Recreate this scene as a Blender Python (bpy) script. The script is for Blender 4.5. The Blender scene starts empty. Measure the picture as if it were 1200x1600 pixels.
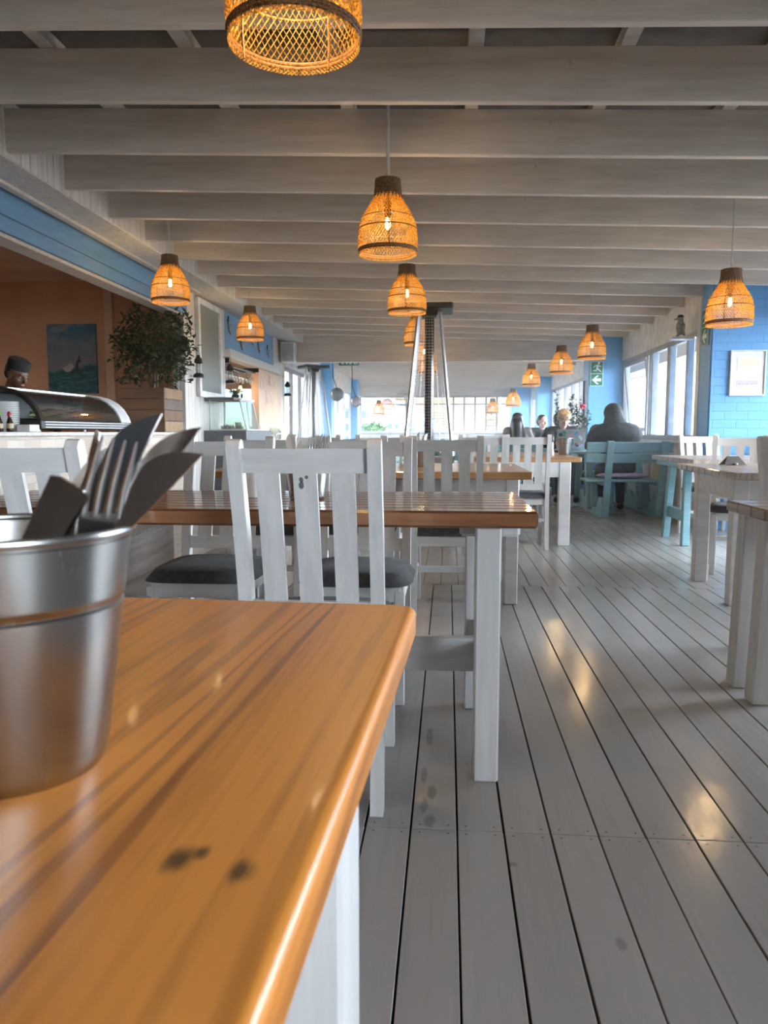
import bpy, bmesh, math, random
from mathutils import Vector, Matrix, noise as mnoise

random.seed(7)
SC = bpy.context.scene
COL = SC.collection
PI = math.pi

# ------------------------------------------------------------------ camera
PITCH = math.atan(124 / 1200)
YAW = math.atan(100 * math.cos(PITCH) / 1200)
cam_d = bpy.data.cameras.new('camera')
cam = bpy.data.objects.new('camera', cam_d)
COL.objects.link(cam)
cam.location = (0, 0, 0.98)
cam.rotation_euler = (PI / 2 - PITCH, 0, YAW)
cam_d.sensor_fit = 'HORIZONTAL'
cam_d.sensor_width = 36
cam_d.lens = 36
cam_d.clip_start = 0.02
cam_d.clip_end = 2000
cam_d.dof.use_dof = True
cam_d.dof.focus_distance = 2.3
cam_d.dof.aperture_fstop = 15
SC.camera = cam
SC.view_settings.view_transform = 'Standard'
SC.view_settings.look = 'None'
SC.view_settings.gamma = 1
SC.view_settings.use_curve_mapping = False
SC.view_settings.exposure = 0.34
SC.cycles.use_denoising = True
SC.cycles.max_bounces = 10
SC.cycles.diffuse_bounces = 5
SC.cycles.transparent_max_bounces = 24
SC.cycles.sample_clamp_indirect = 6

# ------------------------------------------------------------------ sky
SKY_SIDE = 36.0      # bright overcast towards the sun's side (+X)
SKY_BACK = 0.55
SKY_FAR = 1.05
LAMP_W = 11.0
HAZE = 0.0105
world = bpy.data.worlds.new('sky')
SC.world = world
world.use_nodes = True
nt = world.node_tree
nt.nodes.clear()


def nd(tree, kind, **kw):
    n = tree.nodes.new(kind)
    for k, v in kw.items():
        setattr(n, k, v)
    return n


def mth(tree, op, a, b=None, c=None, clamp=False):
    n = tree.nodes.new('ShaderNodeMath')
    n.operation = op
    n.use_clamp = clamp
    for i, v in enumerate((a, b, c)):
        if v is None:
            continue
        if isinstance(v, (int, float)):
            n.inputs[i].default_value = v
        else:
            tree.links.new(v, n.inputs[i])
    return n.outputs[0]


def mixc(tree, fac, a, b, mode='MIX'):
    n = tree.nodes.new('ShaderNodeMix')
    n.data_type = 'RGBA'
    n.blend_type = mode
    if isinstance(fac, (int, float)):
        n.inputs[0].default_value = fac
    else:
        tree.links.new(fac, n.inputs[0])
    for i, v in ((6, a), (7, b)):
        if isinstance(v, (tuple, list)):
            n.inputs[i].default_value = (*v[:3], 1)
        else:
            tree.links.new(v, n.inputs[i])
    return n.outputs[2]


def maprange(tree, v, a, b, c=0.0, d=1.0, smooth=True):
    n = tree.nodes.new('ShaderNodeMapRange')
    n.interpolation_type = 'SMOOTHSTEP' if smooth else 'LINEAR'
    tree.links.new(v, n.inputs[0])
    for i, x in enumerate((a, b, c, d)):
        n.inputs[i + 1].default_value = x
    return n.outputs[0]


_tc = nd(nt, 'ShaderNodeTexCoord')
_sp = nd(nt, 'ShaderNodeSeparateXYZ')
nt.links.new(_tc.outputs['Generated'], _sp.inputs[0])
_el = maprange(nt, _sp.outputs[2], 0.14, 0.6)
_side = maprange(nt, _sp.outputs[0], 0.33, 0.7)
_back = maprange(nt, _sp.outputs[1], 0.2, -0.6)
_left = maprange(nt, _sp.outputs[0], -0.24, -0.6)
_hz = mixc(nt, maprange(nt, _sp.outputs[0], 0.10, 0.3), (SKY_FAR * 1.0, SKY_FAR * 0.93, SKY_FAR * 0.77), (2.6, 2.6, 2.5))
_c0 = mixc(nt, _el, _hz, (3.2, 3.5, 3.9))
_c0 = mixc(nt, _left, _c0, (11, 12.5, 14))
_c1 = mixc(nt, _back, _c0, (SKY_BACK, SKY_BACK * 0.90, SKY_BACK * 0.78))
_c2 = mixc(nt, _side, _c1, (SKY_SIDE * 0.83, SKY_SIDE * 0.96, SKY_SIDE * 1.10))
_bg = nd(nt, 'ShaderNodeBackground')
nt.links.new(_c2, _bg.inputs[0])
_bg.inputs[1].default_value = 1.0
_wo = nd(nt, 'ShaderNodeOutputWorld')
nt.links.new(_bg.outputs[0], _wo.inputs[0])


# ------------------------------------------------------------------ mesh helpers
class MB:
    def __init__(self):
        self.v, self.f, self.m = [], [], []

    def add(self, vs, fs, mi=0, M=None):
        o = len(self.v)
        for p in vs:
            p = Vector(p)
            self.v.append(M @ p if M is not None else p)
        for f in fs:
            self.f.append([i + o for i in f])
            self.m.append(mi)
        return self

    def box(self, c, s, rot=None, bev=0.0, mi=0, M=None):
        """a box of size s centred at c with chamfered edges"""
        hx, hy, hz = s[0] / 2, s[1] / 2, s[2] / 2
        b = min(bev, hx * .9, hy * .9, hz * .9)
        T = Matrix.Translation(c)
        if rot is not None:
            T = T @ (rot.to_4x4() if isinstance(rot, Matrix) else Matrix.Rotation(rot, 4, 'Z'))
        if M is not None:
            T = M @ T
        if b <= 0:
            vs = [(x, y, z) for x in (-hx, hx) for y in (-hy, hy) for z in (-hz, hz)]
            fs = [(0, 1, 3, 2), (4, 6, 7, 5), (0, 4, 5, 1), (2, 3, 7, 6), (0, 2, 6, 4), (1, 5, 7, 3)]
            return self.add(vs, fs, mi, T)
        idx, vs = {}, []
        for sx in (-1, 1):
            for sy in (-1, 1):
                for sz in (-1, 1):
                    for a in range(3):
                        p = [sx * (hx - b), sy * (hy - b), sz * (hz - b)]
                        p[a] += (sx, sy, sz)[a] * b
                        idx[(sx, sy, sz, a)] = len(vs)
                        vs.append(p)
        fs = []
        for a in range(3):
            for s0 in (-1, 1):
                q = []
                for u, w in ((-1, -1), (1, -1), (1, 1), (-1, 1)):
                    k = [0, 0, 0]
                    k[a] = s0
                    k[(a + 1) % 3] = u
                    k[(a + 2) % 3] = w
                    q.append(idx[(*k, a)])
                fs.append(q if s0 > 0 else q[::-1])
        for a in range(3):
            b1, b2 = (a + 1) % 3, (a + 2) % 3
            for u in (-1, 1):
                for w in (-1, 1):
                    k0, k1 = [0, 0, 0], [0, 0, 0]
                    k0[a], k1[a] = -1, 1
                    k0[b1] = k1[b1] = u
                    k0[b2] = k1[b2] = w
                    q = [idx[(*k0, b1)], idx[(*k1, b1)], idx[(*k1, b2)], idx[(*k0, b2)]]
                    fs.append(q if u * w > 0 else q[::-1])
        for sx in (-1, 1):
            for sy in (-1, 1):
                for sz in (-1, 1):
                    q = [idx[(sx, sy, sz, 0)], idx[(sx, sy, sz, 1)], idx[(sx, sy, sz, 2)]]
                    fs.append(q if sx * sy * sz > 0 else q[::-1])
        return self.add(vs, fs, mi, T)

    def b2(self, lo, hi, bev=0.0, mi=0):
        return self.box([(a + b) / 2 for a, b in zip(lo, hi)], [abs(b - a) for a, b in zip(lo, hi)], None, bev, mi)

    def bar(self, p0, p1, w, h, bev=0.0, up=(0, 0, 1), mi=0):
        """a straight beam from p0 to p1, w wide, h tall"""
        p0, p1 = Vector(p0), Vector(p1)
        d = p1 - p0
        y = d.normalized()
        x = y.cross(Vector(up))
        x = x.normalized() if x.length > 1e-6 else Vector((1, 0, 0))
        z = x.cross(y)
        R = Matrix((x, y, z)).transposed()
        return self.box((p0 + p1) / 2, (w, d.length, h), R, bev, mi)

    def tube(self, pts, r, seg=8, cap=True, mi=0, flat=1.0, M=None):
        pts = [Vector(p) for p in pts]
        n = len(pts)
        rs = r if isinstance(r, (list, tuple)) else [r] * n
        vs, fs = [], []
        prev = None
        for i, p in enumerate(pts):
            t = (pts[min(i + 1, n - 1)] - pts[max(i - 1, 0)])
            t = t.normalized() if t.length > 1e-9 else Vector((0, 0, 1))
            if prev is None:
                ref = Vector((0, 0, 1)) if abs(t.z) < .9 else Vector((1, 0, 0))
                u = t.cross(ref).normalized()
            else:
                u = (prev - t * prev.dot(t)).normalized()
            prev = u
            w = t.cross(u)
            for k in range(seg):
                a = 2 * PI * k / seg
                vs.append(p + u * (math.cos(a) * rs[i]) + w * (math.sin(a) * rs[i] * flat))
        for i in range(n - 1):
            for k in range(seg):
                k2 = (k + 1) % seg
                fs.append((i * seg + k, i * seg + k2, (i + 1) * seg + k2, (i + 1) * seg + k))
        if cap:
            fs.append(tuple(range(seg))[::-1])
            fs.append(tuple((n - 1) * seg + k for k in range(seg)))
        return self.add(vs, fs, mi, M)

    def lathe(self, prof, seg=24, c=(0, 0, 0), mi=0, cap=False, M=None, closed=False):
        vs, fs = [], []
        for r, z in prof:
            for k in range(seg):
                a = 2 * PI * k / seg
                vs.append((c[0] + r * math.cos(a), c[1] + r * math.sin(a), c[2] + z))
        n = len(prof)
        for i in range(n - 1 if not closed else n):
            j = (i + 1) % n
            for k in range(seg):
                k2 = (k + 1) % seg
                fs.append((i * seg + k, i * seg + k2, j * seg + k2, j * seg + k))
        if cap:
            fs.append(tuple(range(seg))[::-1])
            fs.append(tuple((n - 1) * seg + k for k in range(seg)))
        return self.add(vs, fs, mi, M)

    def prism(self, poly, h, M=None, mi=0):
        """polygon in XY extruded from z=0 to z=h"""
        n = len(poly)
        vs = [(x, y, 0) for x, y in poly] + [(x, y, h) for x, y in poly]
        fs = [tuple(range(n))[::-1], tuple(range(n, 2 * n))]
        fs += [(i, (i + 1) % n, n + (i + 1) % n, n + i) for i in range(n)]
        return self.add(vs, fs, mi, M)

    def sph(self, c, r, seg=16, ring=10, mi=0, rot=None, M=None):
        r = r if isinstance(r, (list, tuple)) else (r, r, r)
        vs, fs = [(0, 0, -1)], []
        for i in range(1, ring):
            t = PI * i / ring
            for k in range(seg):
                a = 2 * PI * k / seg
                vs.append((math.sin(t) * math.cos(a), math.sin(t) * math.sin(a), -math.cos(t)))
        vs.append((0, 0, 1))
        for k in range(seg):
            fs.append((0, 1 + (k + 1) % seg, 1 + k))
            e = 1 + (ring - 2) * seg
            fs.append((len(vs) - 1, e + k, e + (k + 1) % seg))
        for i in range(ring - 2):
            for k in range(seg):
                a, b = 1 + i * seg + k, 1 + i * seg + (k + 1) % seg
                fs.append((a, b, b + seg, a + seg))
        T = Matrix.Translation(c)
        if rot is not None:
            T = T @ rot.to_4x4()
        T = T @ Matrix.Diagonal((*r, 1))
        if M is not None:
            T = M @ T
        return self.add(vs, fs, mi, T)

    def mesh(self, name, mats, smooth=35):
        me = bpy.data.meshes.new(name)
        me.from_pydata([tuple(p) for p in self.v], [], self.f)
        for m in (mats if isinstance(mats, (list, tuple)) else [mats]):
            me.materials.append(m)
        if any(self.m):
            me.polygons.foreach_set('material_index', self.m)
        if smooth:
            me.polygons.foreach_set('use_smooth', [True] * len(me.polygons))
            me.set_sharp_from_angle(angle=math.radians(smooth))
        me.update()
        return me

    def build(self, name, mats, parent=None, smooth=35, loc=None, label=None):
        o = bpy.data.objects.new(name, self.mesh(name, mats, smooth))
        COL.objects.link(o)
        if parent is not None:
            o.parent = parent
        if loc is not None:
            o.location = loc
        if label:
            o['label'] = label
        return o


def tag(o, label, cat, group=None):
    o['label'] = label
    o['category'] = cat
    if group:
        o['group'] = group
    return o


def thing(name, label, cat, loc=(0, 0, 0), rz=0, group=None):
    o = bpy.data.objects.new(name, None)
    o.empty_display_size = .1
    COL.objects.link(o)
    o.location = loc
    o.rotation_euler = (0, 0, rz)
    return tag(o, label, cat, group)


def struct(o):
    o['kind'] = 'structure'
    return o


def dup(root, loc, rz=None, label=None, group=None):
    r = root.copy()
    COL.objects.link(r)
    r.location = loc
    if rz is not None:
        r.rotation_euler = (0, 0, rz)
    if label:
        r['label'] = label
    if group:
        r['group'] = group
    for ch in list(root.children):
        c = ch.copy()
        COL.objects.link(c)
        c.parent = r
        for g in list(ch.children):
            d = g.copy()
            COL.objects.link(d)
            d.parent = c
    return r


# ------------------------------------------------------------------ materials
def new_mat(name):
    m = bpy.data.materials.new(name)
    m.use_nodes = True
    t = m.node_tree
    return m, t, t.nodes['Principled BSDF']


def setp(t, p, **kw):
    names = dict(color='Base Color', rough='Roughness', metal='Metallic', coat='Coat Weight', coatr='Coat Roughness',
                 spec='Specular IOR Level', emit='Emission Color', es='Emission Strength', trans='Transmission Weight',
                 normal='Normal', sheen='Sheen Weight', alpha='Alpha', ior='IOR')
    for k, v in kw.items():
        s = p.inputs[names[k]]
        if isinstance(v, (int, float)):
            s.default_value = v
        elif isinstance(v, (tuple, list)):
            s.default_value = (*v[:3], 1)
        else:
            t.links.new(v, s)


def noise_tex(t, vec, scale, detail=3, rough=.5, dist=0):
    n = nd(t, 'ShaderNodeTexNoise')
    n.inputs['Scale'].default_value = scale
    n.inputs['Detail'].default_value = detail
    n.inputs['Roughness'].default_value = rough
    n.inputs['Distortion'].default_value = dist
    if vec is not None:
        t.links.new(vec, n.inputs['Vector'])
    return n.outputs[0]


def objvec(t, scale=(1, 1, 1)):
    tc = nd(t, 'ShaderNodeTexCoord')
    mp = nd(t, 'ShaderNodeMapping')
    mp.inputs['Scale'].default_value = scale
    t.links.new(tc.outputs['Object'], mp.inputs[0])
    return mp.outputs[0]


def bump(t, h, strength=.2, dist=.01):
    b = nd(t, 'ShaderNodeBump')
    b.inputs['Strength'].default_value = strength
    b.inputs['Distance'].default_value = dist
    t.links.new(h, b.inputs['Height'])
    return b.outputs[0]


def plain(name, col, rough=.5, metal=0, var=.08, vs=8, **kw):
    """one colour with a faint uneven tone and grain"""
    m, t, p = new_mat(name)
    n = noise_tex(t, objvec(t), vs, 4)
    c2 = tuple(max(0, x * (1 - 2.2 * var)) for x in col)
    setp(t, p, color=mixc(t, maprange(t, n, .3, .7), c2, tuple(min(1, x * (1 + var)) for x in col)), rough=rough, metal=metal, **kw)
    return m


def painted(name, col, rough=.45, axis=2, worn=(.33, .26, .2), wear=.76, streak=.06):
    """brush painted timber: streaks along the grain, rubbed spots"""
    m, t, p = new_mat(name)
    s = [26, 26, 26]
    s[axis] = 2.2
    n = noise_tex(t, objvec(t, s), 1.0, 4, .6)
    dark = tuple(x * (1 - streak * 2.4) for x in col)
    c = mixc(t, maprange(t, n, .32, .68), dark, col)
    w = noise_tex(t, objvec(t), 9, 6, .65)
    c = mixc(t, maprange(t, w, wear, wear + .05, 0, .75), c, worn)
    setp(t, p, color=c, rough=rough, normal=bump(t, n, .25, .004))
    return m


def wood(name, light, dark, axis=1, plank=.1, rough=.3, coat=.4, ringf=26, seam=.0022, knots=(), grain=1.0, tint=.25):
    """varnished boards: growth rings along AXIS (0 = x, 1 = y), boards PLANK wide"""
    m, t, p = new_mat(name)
    tc = nd(t, 'ShaderNodeTexCoord')
    sp = nd(t, 'ShaderNodeSeparateXYZ')
    t.links.new(tc.outputs['Object'], sp.inputs[0])
    al, ac = (sp.outputs[1], sp.outputs[0]) if axis == 1 else (sp.outputs[0], sp.outputs[1])
    q = mth(t, 'DIVIDE', ac, plank)
    pid = mth(t, 'FLOOR', q)
    wn = nd(t, 'ShaderNodeTexWhiteNoise', noise_dimensions='1D')
    t.links.new(pid, wn.inputs['W'])
    rnd = wn.outputs['Value']
    cb = nd(t, 'ShaderNodeCombineXYZ')
    t.links.new(mth(t, 'MULTIPLY', ac, 9.0), cb.inputs[0])
    t.links.new(mth(t, 'ADD', mth(t, 'MULTIPLY', al, 0.75), mth(t, 'MULTIPLY', rnd, 37.0)), cb.inputs[1])
    t.links.new(mth(t, 'MULTIPLY', sp.outputs[2], 9.0), cb.inputs[2])
    base = noise_tex(t, cb.outputs[0], 1.0, 2, .45, .3)
    fq = mth(t, 'ADD', ringf * 3.0, mth(t, 'MULTIPLY', rnd, ringf * 9.0))
    phase = mth(t, 'ADD', mth(t, 'MULTIPLY', ac, fq), mth(t, 'MULTIPLY', base, ringf * .9))
    amp = noise_tex(t, cb.outputs[0], .6, 1)
    ring = mth(t, 'SINE', mth(t, 'ADD', phase, mth(t, 'MULTIPLY', rnd, 6.28)))
    cb2 = nd(t, 'ShaderNodeCombineXYZ')
    t.links.new(mth(t, 'MULTIPLY', ac, 170.0), cb2.inputs[0])
    t.links.new(mth(t, 'MULTIPLY', al, 7.0), cb2.inputs[1])
    t.links.new(mth(t, 'MULTIPLY', sp.outputs[2], 100.0), cb2.inputs[2])
    fine = noise_tex(t, cb2.outputs[0], 1.0, 3, .6)
    f = mth(t, 'ADD', mth(t, 'MULTIPLY', mth(t, 'MULTIPLY', maprange(t, ring, .0, 1.0), maprange(t, amp, .3, .65, .25, 1)), .5 * grain), mth(t, 'MULTIPLY', maprange(t, fine, .35, .75), .3 * grain))
    f = mth(t, 'ADD', f, mth(t, 'MULTIPLY', maprange(t, base, .42, .66), .30 * grain))
    f = mth(t, 'ADD', f, mth(t, 'MULTIPLY', mth(t, 'SUBTRACT', rnd, .45), tint * 1.6), clamp=True)
    c = mixc(t, f, light, dark)
    fr = mth(t, 'FRACT', q)
    edge = mth(t, 'MULTIPLY', mth(t, 'MINIMUM', fr, mth(t, 'SUBTRACT', 1.0, fr)), plank)
    if seam:
        c = mixc(t, maprange(t, edge, seam * .4, seam, .7, 0), c, tuple(x * .35 for x in dark))
    for kx, ky, kr in knots:
        dx = mth(t, 'MULTIPLY', mth(t, 'SUBTRACT', sp.outputs[0], kx), 1.0)
        dy = mth(t, 'MULTIPLY', mth(t, 'SUBTRACT', sp.outputs[1], ky), .6)
        d = mth(t, 'SQRT', mth(t, 'ADD', mth(t, 'MULTIPLY', dx, dx), mth(t, 'MULTIPLY', dy, dy)))
        d = mth(t, 'ADD', d, mth(t, 'MULTIPLY', mth(t, 'SUBTRACT', fine, .5), kr * 1.3))
        c = mixc(t, maprange(t, d, kr * .25, kr * 1.5, .9, 0), c, (.035, .015, .006))
    setp(t, p, color=c, rough=rough, coat=coat, coatr=.08, normal=bump(t, fine, .05, .002))
    return m


def glassy(name, tint=(1, 1, 1), gloss=.09, dirt=0.0):
    """thin window glass: clear, with a faint mirror at grazing angles"""
    m = bpy.data.materials.new(name)
    m.use_nodes = True
    t = m.node_tree
    t.nodes.clear()
    tr = nd(t, 'ShaderNodeBsdfTransparent')
    tr.inputs[0].default_value = (*tint, 1)
    gl = nd(t, 'ShaderNodeBsdfGlossy')
    gl.inputs['Roughness'].default_value = .03
    lw = nd(t, 'ShaderNodeLayerWeight')
    lw.inputs[0].default_value = .25
    mx = nd(t, 'ShaderNodeMixShader')
    t.links.new(mth(t, 'ADD', mth(t, 'MULTIPLY', lw.outputs['Fresnel'], gloss * 3), gloss * .2), mx.inputs[0])
    t.links.new(tr.outputs[0], mx.inputs[1])
    t.links.new(gl.outputs[0], mx.inputs[2])
    last = mx
    if dirt:
        df = nd(t, 'ShaderNodeBsdfDiffuse')
        df.inputs[0].default_value = (.8, .85, .83, 1)
        m2 = nd(t, 'ShaderNodeMixShader')
        m2.inputs[0].default_value = dirt
        t.links.new(mx.outputs[0], m2.inputs[1])
        t.links.new(df.outputs[0], m2.inputs[2])
        last = m2
    out = nd(t, 'ShaderNodeOutputMaterial')
    t.links.new(last.outputs[0], out.inputs[0])
    return m


def translucent(name, col, k=.5, rough=.6):
    m, t, p = new_mat(name)
    n = noise_tex(t, objvec(t), 150, 2)
    c = mixc(t, maprange(t, n, .35, .6), tuple(x * .38 for x in col), col)
    setp(t, p, color=c, rough=rough)
    tl = nd(t, 'ShaderNodeBsdfTranslucent')
    t.links.new(c, tl.inputs[0])
    mx = nd(t, 'ShaderNodeMixShader')
    mx.inputs[0].default_value = k
    t.links.new(p.outputs[0], mx.inputs[1])
    t.links.new(tl.outputs[0], mx.inputs[2])
    t.links.new(mx.outputs[0], t.nodes['Material Output'].inputs[0])
    return m


def glow(name, col, s):
    m, t, p = new_mat(name)
    setp(t, p, color=(0, 0, 0), emit=col, es=s)
    return m


def brushed(name, col=(.55, .55, .54), rough=.28, axis=2, aniso=.0):
    m, t, p = new_mat(name)
    s = [60, 60, 60]
    s[axis] = 2
    n = noise_tex(t, objvec(t, s), 1.5, 4)
    setp(t, p, color=col, metal=1, rough=mth(t, 'ADD', mth(t, 'MULTIPLY', n, .05), rough - .02), normal=bump(t, n, .008, .001))
    return m


def floor_mat():
    m, t, p = new_mat('painted_deck')
    tc = nd(t, 'ShaderNodeTexCoord')
    sp = nd(t, 'ShaderNodeSeparateXYZ')
    t.links.new(tc.outputs['Object'], sp.inputs[0])
    pid = mth(t, 'FLOOR', mth(t, 'DIVIDE', mth(t, 'SUBTRACT', sp.outputs[0], BX0), PITCHB))
    row = mth(t, 'FLOOR', mth(t, 'DIVIDE', mth(t, 'SUBTRACT', sp.outputs[1], 1.822), 3.101))
    wn = nd(t, 'ShaderNodeTexWhiteNoise', noise_dimensions='2D')
    cb = nd(t, 'ShaderNodeCombineXYZ')
    t.links.new(pid, cb.inputs[0])
    t.links.new(row, cb.inputs[1])
    t.links.new(cb.outputs[0], wn.inputs['Vector'])
    a = noise_tex(t, objvec(t, (3, .8, 1)), 1.6, 4, .6)
    g = noise_tex(t, objvec(t, (60, 2.5, 1)), 1, 4, .6)
    c = mixc(t, maprange(t, a, .25, .75), (.42, .40, .384), (.47, .448, .43))
    c = mixc(t, mth(t, 'MULTIPLY', wn.outputs['Value'], .35), c, (.33, .32, .31))
    c = mixc(t, maprange(t, g, .45, .8, 0, .25), c, (.28, .27, .26))
    sc = noise_tex(t, objvec(t, (1, .55, 1)), 13, 5, .7)
    c = mixc(t, maprange(t, sc, .70, .76, 0, .3), c, (.22, .215, .21))
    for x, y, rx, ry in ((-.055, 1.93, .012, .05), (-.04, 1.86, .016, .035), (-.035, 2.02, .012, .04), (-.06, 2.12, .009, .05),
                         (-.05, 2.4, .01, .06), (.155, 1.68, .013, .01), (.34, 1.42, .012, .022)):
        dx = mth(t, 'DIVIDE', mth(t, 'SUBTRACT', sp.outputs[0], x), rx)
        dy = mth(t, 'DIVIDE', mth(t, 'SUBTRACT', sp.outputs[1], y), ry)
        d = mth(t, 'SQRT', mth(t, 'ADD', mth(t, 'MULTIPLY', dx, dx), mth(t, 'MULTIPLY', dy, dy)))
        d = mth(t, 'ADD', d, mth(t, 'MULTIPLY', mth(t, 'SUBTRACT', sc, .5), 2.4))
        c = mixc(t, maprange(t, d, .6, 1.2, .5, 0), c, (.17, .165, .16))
    r = noise_tex(t, objvec(t, (5, 2, 1)), 2, 3)
    bn = noise_tex(t, objvec(t, (14, 5, 1)), 2.2, 3, .55)
    setp(t, p, color=c, rough=maprange(t, r, .3, .7, .12, .22), spec=.75, normal=bump(t, bn, .14, .005))
    return m


PITCHB = 0.1147
BX0 = -0.084
WHITE = painted('white_paint', (.74, .73, .71), .4, 2)
WHITE_X = painted('white_paint_across', (.74, .73, .71), .4, 0)
CHAIRW = painted('chair_white_paint', (.76, .75, .73), .38, 2, wear=.75)
CHAIRWX = painted('chair_white_paint_rail', (.76, .75, .73), .38, 0, wear=.75)
BEAM = painted('beam_white_paint', (.72, .66, .60), .5, 0, worn=(.5, .46, .41), wear=.68, streak=.07)
SIDING = painted('siding_white_paint', (.72, .70, .67), .5, 2, worn=(.2, .17, .15), wear=.74, streak=.09)
WALLW = plain('wall_white', (.74, .73, .72), .6)
ROOF = plain('dark_roof_sheet', (.13, .12, .11), .7)
BLUE = painted('blue_paint', (.16, .42, .74), .5, 2, worn=(.3, .5, .7), wear=.75, streak=.03)
BLUED = painted('blue_board_paint', (.17, .36, .58), .5, 1, worn=(.3, .4, .5), wear=.78, streak=.05)
TEAL = painted('teal_paint', (.24, .44, .49), .5, 0, worn=(.32, .38, .38), wear=.7, streak=.08)
PEACH = plain('peach_plaster', (.62, .36, .22), .75, var=.05, vs=2)
PEACHL = plain('pale_peach_plaster', (.72, .52, .38), .7, var=.05, vs=2)
GREYW = painted('grey_timber', (.34, .30, .28), .55, 1, worn=(.2, .17, .15), wear=.7, streak=.12)
FLOORM = floor_mat()
GAP = plain('gap_black', (.012, .011, .01), .9)
SCREW = plain('screw_dark', (.1, .09, .085), .5)
HONEY1 = wood('honey_table_wood', (.80, .295, .045), (.29, .080, .013), 1, .098, .34, .04, 40, .0, ((-.068, -.582, .007), (-.060, -.575, .004), (-.035, -.588, .006)), 1.15, .3)
HONEY2 = wood('red_brown_slat_wood', (.36, .165, .08), (.17, .068, .03), 0, .085, .14, 1.0, 22, .004, (), 1.0, .3)
HONEY2E = wood('honey_edge_wood', (.50, .23, .075), (.26, .10, .03), 0, 3.0, .35, .3, 26, .0)
HONEY3 = wood('orange_pine_top', (.50, .27, .12), (.27, .12, .045), 0, .11, .28, .5, 24, .003)
GREYTOP = wood('weathered_top_wood', (.42, .33, .26), (.22, .165, .13), 1, .13, .4, .2, 22, .003)
PLANTER = wood('pallet_wood', (.26, .15, .08), (.10, .055, .03), 0, 3.0, .6, 0, 26, .0)
FABRIC = plain('charcoal_fabric', (.060, .060, .064), .85, var=.18, vs=30, sheen=.08)
STEEL = brushed('brushed_steel', (.40, .39, .375), .26)
CUTL = brushed('cutlery_steel', (.55, .53, .51), .2)
ALU = plain('aluminium_frame_grey', (.33, .34, .36), .45, .3)
ALUW = plain('white_frame', (.72, .74, .76), .4)
BLACKM = plain('black_metal', (.015, .015, .016), .4, .4)
BLACKP = plain('black_plastic', (.012, .012, .013), .35)
SILVERP = plain('silver_tube', (.52, .53, .54), .32, .8)
HOODG = plain('dark_grey_hood', (.06, .058, .055), .5, .4)
GREYP = plain('grey_panel', (.12, .13, .14), .5)
GLASS = glassy('window_glass')
GLASSG = glassy('display_glass', (.93, .97, .95), .12, .10)
GLASSD = glassy('cabinet_glass', (.6, .64, .63), .3, .22)
STRAW = translucent('lamp_straw', (1.0, .70, .23), .72)
STRAWD = translucent('lamp_straw_neck', (.30, .19, .10), .12)
STRAWR = translucent('lamp_straw_ring', (.28, .13, .04), .2)
CORDM = plain('cord_white', (.6, .58, .55), .5)
BULB = glow('lamp_bulb_glow', (1, .62, .2), 26)
LED = glow('case_light', (1, .97, .92), 7)
LEAF = plain('leaf_green', (.045, .085, .028), .5, var=.25, vs=12)
LEAFB = plain('leaf_bush', (.10, .22, .06), .6, var=.25, vs=3)
BARK = plain('bark', (.14, .10, .07), .8)
PAPER = plain('paper_white', (.82, .82, .80), .6)
CHINA = plain('white_china', (.85, .85, .83), .2)
SIGNG = plain('sign_green', (.01, .19, .10), .4, var=.02)
SIGNW = plain('sign_white', (.82, .88, .82), .4, var=.02)
SKIN = plain('skin_light', (.62, .37, .28), .5, var=.04, vs=20)
SKIND = plain('skin_dark', (.13, .065, .04), .5, var=.04, vs=20)
HAIRD = plain('hair_dark', (.018, .014, .012), .45, var=.2, vs=50)
HAIRB = plain('hair_blond', (.42, .27, .12), .5, var=.25, vs=50)
JACKET = plain('black_cloth', (.022, .024, .027), .85, var=.2, vs=20)
JEANS = plain('dark_trousers', (.03, .035, .05), .85, var=.2, vs=20)
APRON = plain('chef_black_cloth', (.02, .02, .022), .85)
EYEW = plain('eye_white', (.75, .73, .7), .3)
EYED = plain('eye_dark', (.02, .015, .012), .2)
LIPM = plain('lips', (.42, .18, .15), .45)


def brick_mat(name, c1, c2, mortar, w, h, axis=0, ms=.01, bumpk=.5):
    m, t, p = new_mat(name)
    tc = nd(t, 'ShaderNodeTexCoord')
    sp = nd(t, 'ShaderNodeSeparateXYZ')
    t.links.new(tc.outputs['Object'], sp.inputs[0])
    cb = nd(t, 'ShaderNodeCombineXYZ')
    t.links.new(sp.outputs[axis], cb.inputs[0])
    t.links.new(sp.outputs[2], cb.inputs[1])
    b = nd(t, 'ShaderNodeTexBrick')
    b.inputs['Color1'].default_value = (*c1, 1)
    b.inputs['Color2'].default_value = (*c2, 1)
    b.inputs['Mortar'].default_value = (*mortar, 1)
    b.inputs['Scale'].default_value = 1
    b.inputs['Mortar Size'].default_value = ms
    b.inputs['Mortar Smooth'].default_value = .4
    b.inputs['Brick Width'].default_value = w
    b.inputs['Row Height'].default_value = h
    t.links.new(cb.outputs[0], b.inputs['Vector'])
    n = noise_tex(t, objvec(t), 22, 4)
    hgt = mth(t, 'ADD', mth(t, 'MULTIPLY', b.outputs['Fac'], -1.0), mth(t, 'MULTIPLY', n, .35))
    big = noise_tex(t, objvec(t), 7, 3)
    c = mixc(t, maprange(t, big, .3, .7, 0, .35), b.outputs['Color'], mortar)
    setp(t, p, color=c, rough=.6, normal=bump(t, hgt, bumpk, .01))
    return m


BRICK = brick_mat('blue_painted_brick', (.13, .35, .66), (.15, .37, .68), (.115, .325, .62), .23, .085, 0, .008, .35)
STONE = brick_mat('stone_cladding', (.62, .55, .46), (.46, .35, .27), (.50, .46, .41), .21, .062, 1, .004, .5)


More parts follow.
